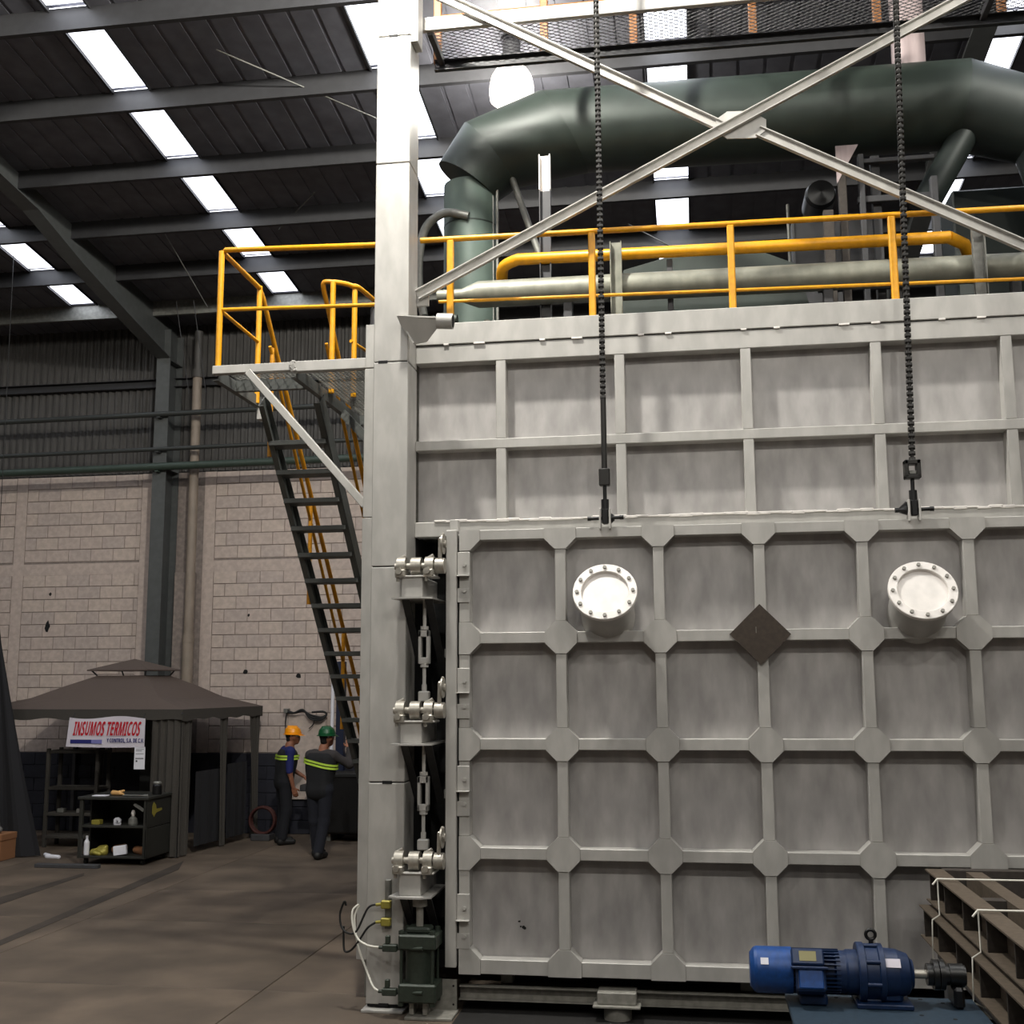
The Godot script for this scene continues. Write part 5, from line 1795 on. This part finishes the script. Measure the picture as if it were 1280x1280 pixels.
# ---------------------------------------------------------------- people
# tapered capsules [a, b, ra, rb] joined by a smooth minimum and meshed as surface nets
func sdf(s: SurfaceTool, bones: Array, cell: float, k: float) -> void:
	var lo := V(1e9, 1e9, 1e9)
	var hi := -lo
	for b in bones:
		for e in 2:
			var r: float = b[2 + e] + k + cell * 2.0
			lo = lo.min(b[e] - V(r, r, r))
			hi = hi.max(b[e] + V(r, r, r))
	var nx := int((hi.x - lo.x) / cell) + 2
	var ny := int((hi.y - lo.y) / cell) + 2
	var nz := int((hi.z - lo.z) / cell) + 2
	var g := PackedFloat32Array()
	g.resize(nx * ny * nz)
	g.fill(1.0)
	for b in bones:
		var a: Vector3 = b[0]
		var ba: Vector3 = b[1] - b[0]
		var l2 := maxf(ba.length_squared(), 1e-8)
		var m: float = maxf(b[2], b[3]) + k + cell * 2.0
		var l: Vector3 = (a.min(b[1]) - V(m, m, m) - lo) / cell
		var h: Vector3 = (a.max(b[1]) + V(m, m, m) - lo) / cell
		for z in range(maxi(0, int(l.z)), mini(nz, int(h.z) + 1)):
			for y in range(maxi(0, int(l.y)), mini(ny, int(h.y) + 1)):
				var row := (z * ny + y) * nx
				for x in range(maxi(0, int(l.x)), mini(nx, int(h.x) + 1)):
					var p := lo + V(x, y, z) * cell - a
					var t := clampf(p.dot(ba) / l2, 0.0, 1.0)
					var d: float = (p - ba * t).length() - lerpf(b[2], b[3], t)
					var o := g[row + x]
					if o >= 1.0:
						g[row + x] = d
					else:
						var q := maxf(k - absf(d - o), 0.0) / k
						g[row + x] = minf(d, o) - q * q * k * 0.25
	var at := PackedInt32Array()
	at.resize(nx * ny * nz)
	at.fill(-1)
	var P: Array[Vector3] = []
	var N: Array[Vector3] = []
	var sy := nx
	var sz := nx * ny
	var off := [0, 1, sy, sy + 1, sz, sz + 1, sz + sy, sz + sy + 1]
	var edges := [[0, 1], [2, 3], [4, 5], [6, 7], [0, 2], [1, 3], [4, 6], [5, 7], [0, 4], [1, 5], [2, 6], [3, 7]]
	for z in nz - 1:
		for y in ny - 1:
			var row := (z * ny + y) * nx
			for x in nx - 1:
				var i := row + x
				var v0 := g[i]
				if v0 > cell * 2.0:
					continue
				var inside := 0
				for o in off:
					if g[i + o] < 0.0:
						inside += 1
				if inside == 0 or inside == 8:
					continue
				var sum := Vector3.ZERO
				var n := 0
				for e in edges:
					var a: float = g[i + off[e[0]]]
					var b: float = g[i + off[e[1]]]
					if (a < 0.0) != (b < 0.0):
						var t := a / (a - b)
						var p0 := V(e[0] & 1, (e[0] >> 1) & 1, e[0] >> 2)
						var p1 := V(e[1] & 1, (e[1] >> 1) & 1, e[1] >> 2)
						sum += p0.lerp(p1, t)
						n += 1
				at[i] = P.size()
				P.append(lo + (V(x, y, z) + sum / n) * cell)
				N.append(V(g[i + 1] + g[i + sy + 1] + g[i + sz + 1] + g[i + sz + sy + 1] - g[i] - g[i + sy] - g[i + sz] - g[i + sz + sy], g[i + sy] + g[i + sy + 1] + g[i + sz + sy] + g[i + sz + sy + 1] - g[i] - g[i + 1] - g[i + sz] - g[i + sz + 1], g[i + sz] + g[i + sz + 1] + g[i + sz + sy] + g[i + sz + sy + 1] - g[i] - g[i + 1] - g[i + sy] - g[i + sy + 1]).normalized())
	for z in range(1, nz - 1):
		for y in range(1, ny - 1):
			for x in range(1, nx - 1):
				var i := (z * ny + y) * nx + x
				if at[i] < 0:
					continue
				var c := g[i] < 0.0
				for e in [[1, sy, sz], [sy, sz, 1], [sz, 1, sy]]:
					if c != (g[i + e[0]] < 0.0):
						var q := [at[i], at[i - e[1]], at[i - e[1] - e[2]], at[i - e[2]]]
						if q.min() >= 0:
							tri3(s, P[q[0]], P[q[1]], P[q[2]], N[q[0]], N[q[1]], N[q[2]])
							tri3(s, P[q[0]], P[q[2]], P[q[3]], N[q[0]], N[q[2]], N[q[3]])

func hand_bones(w: Vector3, dir: Vector3, palm: Vector3, thumb: float, curl: float) -> Array:
	var side := dir.cross(palm).normalized() * thumb
	var out := []
	var len := [0.068, 0.078, 0.072, 0.056]
	for i in 4:
		var o := side * (0.03 - i * 0.02)
		var kn := w + dir * (0.092 - absf(i - 1.2) * 0.004) + o
		out.append([w + dir * 0.01 + o * 0.6, kn, 0.016, 0.0125])
		var p := kn
		var d := dir
		for j in 3:
			d = (d + palm * curl * (0.6 + 0.3 * j)).normalized()
			var q: Vector3 = p + d * len[i] * [0.44, 0.32, 0.24][j]
			out.append([p, q, 0.0098 - j * 0.001, 0.009 - j * 0.001])
			p = q
	var t0 := w + dir * 0.025 + side * 0.026
	var t1 := t0 + (dir * 0.6 + side * 0.8 + palm * 0.25).normalized() * 0.045
	var t2 := t1 + (dir * 0.9 + side * 0.25 + palm * 0.4).normalized() * 0.032
	out.append([t0, t1, 0.015, 0.011])
	out.append([t1, t2, 0.0105, 0.009])
	return out

func band(s: SurfaceTool, half: float, r: float, y0: float, y1: float, tilt: float) -> void:
	var ring := []
	for k in 32:
		var a := TAU * k / 32.0
		var c := V(cos(a) * r + (half if cos(a) >= 0.0 else -half), 0, sin(a) * r)
		ring.append(c)
	for k in 32:
		var a: Vector3 = ring[k]
		var b: Vector3 = ring[(k + 1) % 32]
		quad(s, a + V(0, y0 + a.x * tilt, 0), b + V(0, y0 + b.x * tilt, 0), b + V(0, y1 + b.x * tilt, 0), a + V(0, y1 + a.x * tilt, 0), V(a.x, 0, a.z))

func person(at: Vector3, turn: float, label: String, j: Dictionary) -> void:
	var t := thing("person", label, "person", "", at, turn)
	var n: Vector3 = j.neck
	var hd: Vector3 = j.head
	var f: Vector3 = j.face
	var sw := 0.175
	var body := [[hd, hd + V(0, 0.02, 0) - f * 0.02, 0.092, 0.09], [hd + f * 0.05 - V(0, 0.07, 0), hd + f * 0.03 - V(0, 0.02, 0), 0.05, 0.07], [hd + f * 0.1 - V(0, 0.03, 0), hd + f * 0.085 + V(0, 0.01, 0), 0.016, 0.01], [n, hd - V(0, 0.06, 0) - f * 0.01, 0.06, 0.055], [n - V(0, 0.08, 0), n, 0.09, 0.06]]
	var across := f.cross(Vector3.UP).normalized()
	for e in [-1, 1]:
		body.append([hd + across * e * 0.088 - V(0, 0.025, 0), hd + across * e * 0.09 + V(0, 0.015, 0), 0.012, 0.014])
	var torso := []
	var c: Vector3 = j.chest
	var hp: Vector3 = j.hips
	for i in 5:
		var q := hp.lerp(c, i / 4.0)
		var half: float = [0.072, 0.07, 0.08, 0.095, 0.1][i]
		var r: float = [0.114, 0.114, 0.12, 0.125, 0.115][i]
		torso.append([q - V(half, 0, 0), q + V(half, 0, 0), r, r])
	torso.append([c + V(-0.08, 0.04, 0), c + V(0.08, 0.04, 0), 0.1, 0.1])
	var sleeves := []
	var skin_arms := []
	for e in 2:
		var A: Array = j.arms[e]
		sleeves.append([c + V((e * 2 - 1) * 0.12, 0.07, 0), A[0], 0.075, 0.068])
		sleeves.append([A[0], A[1], 0.066, 0.053])
		skin_arms.append([A[0], A[1], 0.05, 0.043])
		skin_arms.append([A[1], A[2], 0.043, 0.028])
		if j.long_sleeves:
			sleeves.append([A[1], A[1].lerp(A[2], 0.93), 0.052, 0.038])
	var legs := []
	var trousers := []
	for e in 2:
		var L: Array = j.legs[e]
		legs.append([L[0], L[1], 0.085, 0.055])
		legs.append([L[1], L[2], 0.055, 0.04])
		trousers.append([L[0], L[1], 0.105, 0.08])
		trousers.append([L[1], L[2] + V(0, 0.02, 0), 0.08, 0.07])
	trousers.append([hp - V(0.085, 0.02, 0), hp + V(0.085, -0.02, 0), 0.122, 0.122])
	trousers.append([hp + V(-0.08, 0.06, 0), hp + V(0.08, 0.06, 0), 0.118, 0.118])
	var s := S()
	var inner := []
	for b in torso:
		inner.append([b[0], b[1], b[2] - 0.02, b[3] - 0.02])
	sdf(s, body + inner + skin_arms + legs, 0.017, 0.03)
	for e in 2:
		var A: Array = j.arms[e]
		var d: Vector3 = (A[2] - A[1]).normalized()
		sdf(s, hand_bones(A[2], (d + j.bend[e]).normalized(), j.palm[e], -1.0 if e == 0 else 1.0, 0.45), 0.005, 0.008)
	obj("body", s, M.skin, t, true).position = Vector3.ZERO
	s = S()
	sdf(s, torso + sleeves, 0.017, 0.035)
	obj("shirt", s, j.shirt, t, true).position = Vector3.ZERO
	s = S()
	var vest := []
	for i in torso.size() - 1:
		vest.append([torso[i][0], torso[i][1], torso[i][2] + 0.016, torso[i][3] + 0.016])
	vest.append([hp - V(0.072, 0.06, 0), hp + V(0.072, -0.06, 0), 0.126, 0.126])
	sdf(s, vest, 0.017, 0.035)
	obj("vest", s, M.vest, t, true).position = Vector3.ZERO
	var lean: Vector3 = (c - hp) / maxf(c.y - hp.y, 0.1)
	for y in [j.stripe, j.stripe - 0.042]:
		s = S()
		band(s, 0.1, 0.157, y, y + 0.028, j.tilt)
		var o := obj("reflective_stripe", s, M.lime, t, true)
		o.position = V(hp.x + lean.x * (y - hp.y), 0, hp.z + lean.z * (y - hp.y))
	s = S()
	sdf(s, trousers, 0.017, 0.03)
	obj("trousers", s, j.cloth, t, true).position = Vector3.ZERO
	for e in 2:
		s = S()
		var L: Array = j.legs[e]
		var q: Vector3 = V(L[2].x, 0, L[2].z)
		sdf(s, [[q + V(0, 0.05, 0.03), q + V(0, 0.045, -0.17), 0.05, 0.042], [q + V(0, 0.06, 0.02), q + V(0, 0.14, 0.0), 0.055, 0.058]], 0.012, 0.03)
		obj("boot", s, M.boot, t, true).position = Vector3.ZERO
	s = S()
	sdf(s, [[hd + V(0, 0.0, 0) - f * 0.035, hd - f * 0.045 - V(0, 0.05, 0), 0.085, 0.06]], 0.012, 0.02)
	obj("hair", s, M.hair, t, true).position = Vector3.ZERO
	s = S()
	var z := -f
	var xf := Transform3D(Basis(Vector3.UP.cross(z).normalized(), Vector3.UP, z).rotated(across, 0.08), hd + V(0, 0.035, 0))
	lathe(s, [Vector2(0.142, -0.012), Vector2(0.145, -0.002), Vector2(0.122, 0.004), Vector2(0.12, 0.03), Vector2(0.105, 0.08), Vector2(0.07, 0.115), Vector2(0.03, 0.128), Vector2(0.0, 0.13)], xf, 28, Vector2(0.92, 1.08))
	for i in 14:
		var a0 := PI * (0.12 + 0.76 * i / 14.0)
		var a1 := PI * (0.12 + 0.76 * (i + 1) / 14.0)
		quad(s, xf * V(cos(a0) * 0.13, -0.008, -sin(a0) * 0.145), xf * V(cos(a1) * 0.13, -0.008, -sin(a1) * 0.145), xf * V(cos(a1) * 0.135, -0.02, -sin(a1) * 0.19), xf * V(cos(a0) * 0.135, -0.02, -sin(a0) * 0.19), Vector3.UP)
	bar(s, xf * V(0, 0.118, -0.07), xf * V(0, 0.118, 0.08), 0.035, 0.02, 0.006)
	var hat := obj("hard_hat", s, j.hat, t, true)
	hat.position = Vector3.ZERO
	s = S()
	lathe(s, [Vector2(0.1, -0.035), Vector2(0.102, -0.01)], xf, 24, Vector2(0.95, 1.05))
	obj("head_band", s, M.paper, hat, true)

func build_people() -> void:
	person(V(-4.47, 0, -8.49), deg_to_rad(-55), "person in a yellow hard hat, dark vest and blue short-sleeved shirt, turned toward the wall", {
		"neck": V(0, 1.47, -0.06), "head": V(0.0, 1.6, -0.11), "face": V(0.1, -0.12, -1).normalized(), "chest": V(0, 1.31, -0.03), "hips": V(0, 0.95, 0.02),
		"arms": [[V(-0.19, 1.38, -0.04), V(-0.24, 1.12, -0.12), V(-0.16, 0.98, -0.33)], [V(0.2, 1.38, -0.02), V(0.245, 1.09, 0.0), V(0.225, 0.84, -0.07)]],
		"bend": [V(0.2, 0, 0), V(0, 0, -0.1)], "palm": [V(0, -1, 0), V(-1, 0, -0.2).normalized()],
		"legs": [[V(-0.1, 0.92, 0.02), V(-0.12, 0.5, -0.02), V(-0.13, 0.09, 0.03)], [V(0.1, 0.92, 0.02), V(0.12, 0.5, 0.0), V(0.13, 0.09, 0.06)]],
		"shirt": M.shirt_blue, "cloth": M.trousers, "hat": M.hat_yellow, "long_sleeves": false, "stripe": 1.3, "tilt": 0.0})
	person(V(-3.47, 0, -7.16), deg_to_rad(-14), "person in green hard hat and lime-striped dark vest, back turned, one arm raised", {
		"neck": V(0.02, 1.5, -0.03), "head": V(0.05, 1.645, -0.07), "face": V(0.35, -0.1, -1).normalized(), "chest": V(0.0, 1.34, -0.01), "hips": V(0, 0.96, 0.02),
		"arms": [[V(-0.19, 1.4, -0.02), V(-0.235, 1.13, -0.1), V(-0.12, 1.0, -0.3)], [V(0.19, 1.4, -0.03), V(0.37, 1.27, -0.16), V(0.3, 1.5, -0.24)]],
		"bend": [V(0.1, 0, -0.3), V(-0.2, 0.2, -0.5)], "palm": [V(0, -1, 0), V(-0.5, 0, -0.8).normalized()],
		"legs": [[V(-0.1, 0.93, 0.02), V(-0.1, 0.5, -0.03), V(-0.12, 0.09, -0.12)], [V(0.1, 0.93, 0.02), V(0.08, 0.5, 0.02), V(0.05, 0.09, 0.1)]],
		"shirt": M.shirt_grey, "cloth": M.jeans, "hat": M.hat_green, "long_sleeves": true, "stripe": 1.3, "tilt": -0.2})

# ---------------------------------------------------------------- motor and steel rack, lower right
func build_motor() -> void:
	var t := thing("gear_motor", "blue electric gear motor with a terminal box and lifting eye, in front of the door", "motor", "", V(2.4, 0.745, 2.2))
	var y := 0.895
	var z := 2.2
	var ax := Basis(V(0, -1, 0), V(1, 0, 0), V(0, 0, 1))
	var xf := Transform3D(ax, V(0, y, z))
	var s := S()
	lathe(s, [Vector2(0, 1.975), Vector2(0.085, 1.975), Vector2(0.11, 1.995), Vector2(0.116, 2.01), Vector2(0.116, 2.19), Vector2(0.1, 2.192)], xf, 36)
	obj("fan_cowl", s, M.motor_blue, t)
	s = S()
	tube(s, V(2.18, y, z), V(2.54, y, z), 0.092, 30)
	for k in 30:
		var a := TAU * k / 30.0
		var d := V(0, cos(a), sin(a))
		cbox(s, Transform3D(Basis(V(1, 0, 0), d, V(1, 0, 0).cross(d)), V(2.31, y, z) + d * 0.1), V(0.24, 0.024, 0.005))
	obj("finned_body", s, M.motor_dark, t)
	s = S()
	cbox(s, Transform3D(Basis(V(1, 0, 0), -0.5), V(2.275, y - 0.02, z + 0.11)), V(0.15, 0.13, 0.09), 0.01)
	var tb := obj("terminal_box", s, M.motor_dark, t)
	s = S()
	cbox(s, Transform3D(Basis(V(1, 0, 0), -0.35), V(2.275, y - 0.002, z + 0.158)), V(0.125, 0.1, 0.02), 0.006)
	obj("cover", s, M.motor_blue, tb)
	s = S()
	cbox(s, Transform3D(Basis(V(1, 0, 0), -0.55), V(2.265, y + 0.075, z + 0.075)), V(0.165, 0.085, 0.08), 0.008)
	cbox(s, Transform3D(Basis(V(1, 0, 0), -0.2), V(2.27, y + 0.045, z + 0.135)), V(0.185, 0.014, 0.06), 0.004)
	obj("ledge", s, M.motor_dark, tb)
	s = S()
	cbox(s, Transform3D(Basis(V(1, 0, 0), -0.55), V(2.265, y + 0.097, z + 0.109)), V(0.085, 0.05, 0.004))
	obj("name_plate", s, M.plate_dull, t)
	s = S()
	cbox(s, Transform3D(Basis(V(1, 0, 0), -0.55), V(2.047, y + 0.064, z + 0.1)), V(0.04, 0.035, 0.003))
	obj("label", s, M.paper, t)
	s = S()
	lathe(s, [Vector2(0.092, 2.4), Vector2(0.105, 2.41), Vector2(0.105, 2.46), Vector2(0.112, 2.47), Vector2(0.112, 2.53)], xf, 32)
	obj("adapter", s, M.motor_dark, t)
	s = S()
	lathe(s, [Vector2(0.09, 2.52), Vector2(0.146, 2.52), Vector2(0.15, 2.525), Vector2(0.15, 2.555), Vector2(0.138, 2.56), Vector2(0.138, 2.62), Vector2(0.146, 2.625), Vector2(0.146, 2.65), Vector2(0.125, 2.655), Vector2(0.12, 2.72), Vector2(0.1, 2.775), Vector2(0.075, 2.79), Vector2(0.07, 2.8), Vector2(0.0, 2.8)], xf, 36)
	var gb := obj("gear_housing", s, M.motor_dark, t)
	for k in 8:
		var a := TAU * k / 8.0 + 0.2
		s = S()
		hexa(s, V(2.556, y + cos(a) * 0.142, z + sin(a) * 0.142), V(1, 0, 0), 0.012, 0.07)
		obj("flange_bolt", s, M.motor_dark, gb)
	s = S()
	cbox(s, Transform3D(Basis(V(1, 0, 0), -0.6), V(2.69, y + 0.072, z + 0.102)), V(0.075, 0.045, 0.004))
	obj("name_plate", s, M.white_vinyl, gb)
	s = S()
	var pts := []
	for k in 17:
		var a := TAU * k / 16.0
		pts.append(V(2.6 + cos(a) * 0.024, y + 0.19 + sin(a) * 0.024, z))
	path(s, pts, 0.009, 8, false)
	tube(s, V(2.6, y + 0.135, z), V(2.6, y + 0.168, z), 0.012, 10)
	obj("lifting_eye", s, M.black, t)
	s = S()
	tube(s, V(2.79, y, z), V(2.92, y, z), 0.022, 16)
	obj("shaft", s, M.bare, t)
	s = S()
	for e in [[2.87, 2.9, 0.055], [2.9, 2.925, 0.075], [2.93, 2.955, 0.075], [2.955, 3.06, 0.05]]:
		tube(s, V(e[0], y, z), V(e[1], y, z), e[2], 20)
	obj("coupling", s, M.black, t)
	s = S()
	box(s, V(2.5, 0.745, z - 0.13), V(2.78, 0.77, z + 0.13), 0.005)
	box(s, V(2.55, 0.76, z - 0.08), V(2.74, 0.84, z + 0.08), 0.02)
	box(s, V(2.22, 0.745, z - 0.1), V(2.36, 0.8, z + 0.1), 0.01)
	obj("foot", s, M.motor_dark, t)
	var b := thing("motor_base", "dull blue steel base table with bolt holes under the gear motor", "base", "", V(2.7, 0, 2.45))
	s = S()
	box(s, V(2.16, 0.715, 2.06), V(3.12, 0.745, 2.9), 0.005)
	obj("top_plate", s, M.base_blue, b)
	s = S()
	box(s, V(2.19, 0.0, 2.1), V(3.1, 0.715, 2.86), 0.01)
	obj("body", s, M.base_blue, b)
	for q in [V(2.6, 0, 2.1), V(2.75, 0, 2.14), V(2.85, 0, 2.1), V(2.95, 0, 2.16), V(2.42, 0, 2.12), V(2.8, 0, 2.4), V(2.95, 0, 2.45)]:
		s = S()
		tube(s, V(q.x, 0.745, q.z), V(q.x, 0.7462, q.z), 0.011, 12)
		obj("bolt_hole", s, M.dark_void, b)
	var p := thing("bearing_stand", "black bearing block beside the gear motor's coupling", "bearing", "", V(3.05, 0.745, 2.2))
	s = S()
	box(s, V(2.985, 0.745, 2.12), V(3.04, 0.85, 2.28), 0.015)
	tube(s, V(2.98, y, z), V(3.05, y, z), 0.058, 20)
	obj("block", s, M.black, p)

func build_rack() -> void:
	for k in 2:
		var yb: float = 0.95 if k == 0 else 0.72
		var dx: float = 0.0 if k == 0 else -0.05
		var t := thing("channel_stack", "upper rusty channel frame stacked at the lower right corner" if k == 0 else "lower rusty channel frame of the stack, jutting out below the upper one", "frame", "stacked steel frames", V(3.7 + dx, yb, 2.4))
		var yc := yb + 0.1
		for x in [3.335 + dx, 4.0 + dx]:
			var s := S()
			var left: bool = x < 3.6
			profile(s, channel(0.2, -0.115 if left else 0.115, 0.01), V(x, yc, 0.4), V(x, yc, 4.4))
			obj("side_channel", s, M.rack_top, t)
			for z in [0.46, 0.9, 1.4, 1.95, 2.5, 3.1]:
				s = S()
				var x1: float = x - 0.1 if left else x + 0.1
				box(s, V(minf(x, x1), yb + 0.01, z), V(maxf(x, x1), yb + 0.19, z + 0.012), 0.002)
				obj("stiffener", s, M.rack, t)
		var s2 := S()
		profile(s2, channel(0.2, 0.1, 0.01), V(3.46 + dx, yc, 0.5), V(3.46 + dx, yc, 4.3))
		obj("inner_channel", s2, M.rack_top, t)
		for z in [0.42, 1.5, 2.6, 3.7]:
			s2 = S()
			profile(s2, channel(0.19, 0.1, 0.01), V(3.34 + dx, yc, z), V(3.99 + dx, yc, z))
			obj("crosspiece", s2, M.rack, t)
	var st := thing("frame_stand", "dark low stand carrying the stacked channel frames", "stand", "", V(3.6, 0, 2.2))
	for x in [3.3, 3.85]:
		var s := S()
		box(s, V(x - 0.05, 0.6, 0.5), V(x + 0.05, 0.72, 4.3), 0.006)
		obj("rail", s, M.dark_steel, st)
		for z in [0.7, 2.4, 4.0]:
			s = S()
			box(s, V(x - 0.05, 0, z - 0.05), V(x + 0.05, 0.6, z + 0.05), 0.006)
			obj("leg", s, M.dark_steel, st)
	for e in [[0.9, 3.2, "white binding cord looped round the far end of the stacked frames"], [1.9, 3.21, "white binding cord looped round the stacked frames near the viewer"]]:
		var s := S()
		var x: float = e[1]
		var z: float = e[0]
		path(s, [V(x - 0.03, 1.13, z), V(x, 1.165, z), V(4.15, 1.165, z)], 0.0065, 8)
		path(s, [V(x + 0.0, 1.165, z), V(x, 0.95, z + 0.01), V(x - 0.045, 0.92, z + 0.01), V(x - 0.055, 0.69, z + 0.01), V(3.4, 0.6, z)], 0.005, 8)
		single("binding_cord", s, M.hose_white, e[2], "cord", "binding cords")
	var s := S()
	path(s, curve([V(3.42, 1.0, 2.35), V(3.36, 0.93, 2.42), V(3.3, 0.8, 2.45), V(3.28, 0.68, 2.45)], 6), 0.012, 8)
	single("white_cable", s, M.hose_white, "short white cable dangling at the right edge over the frames", "cable")
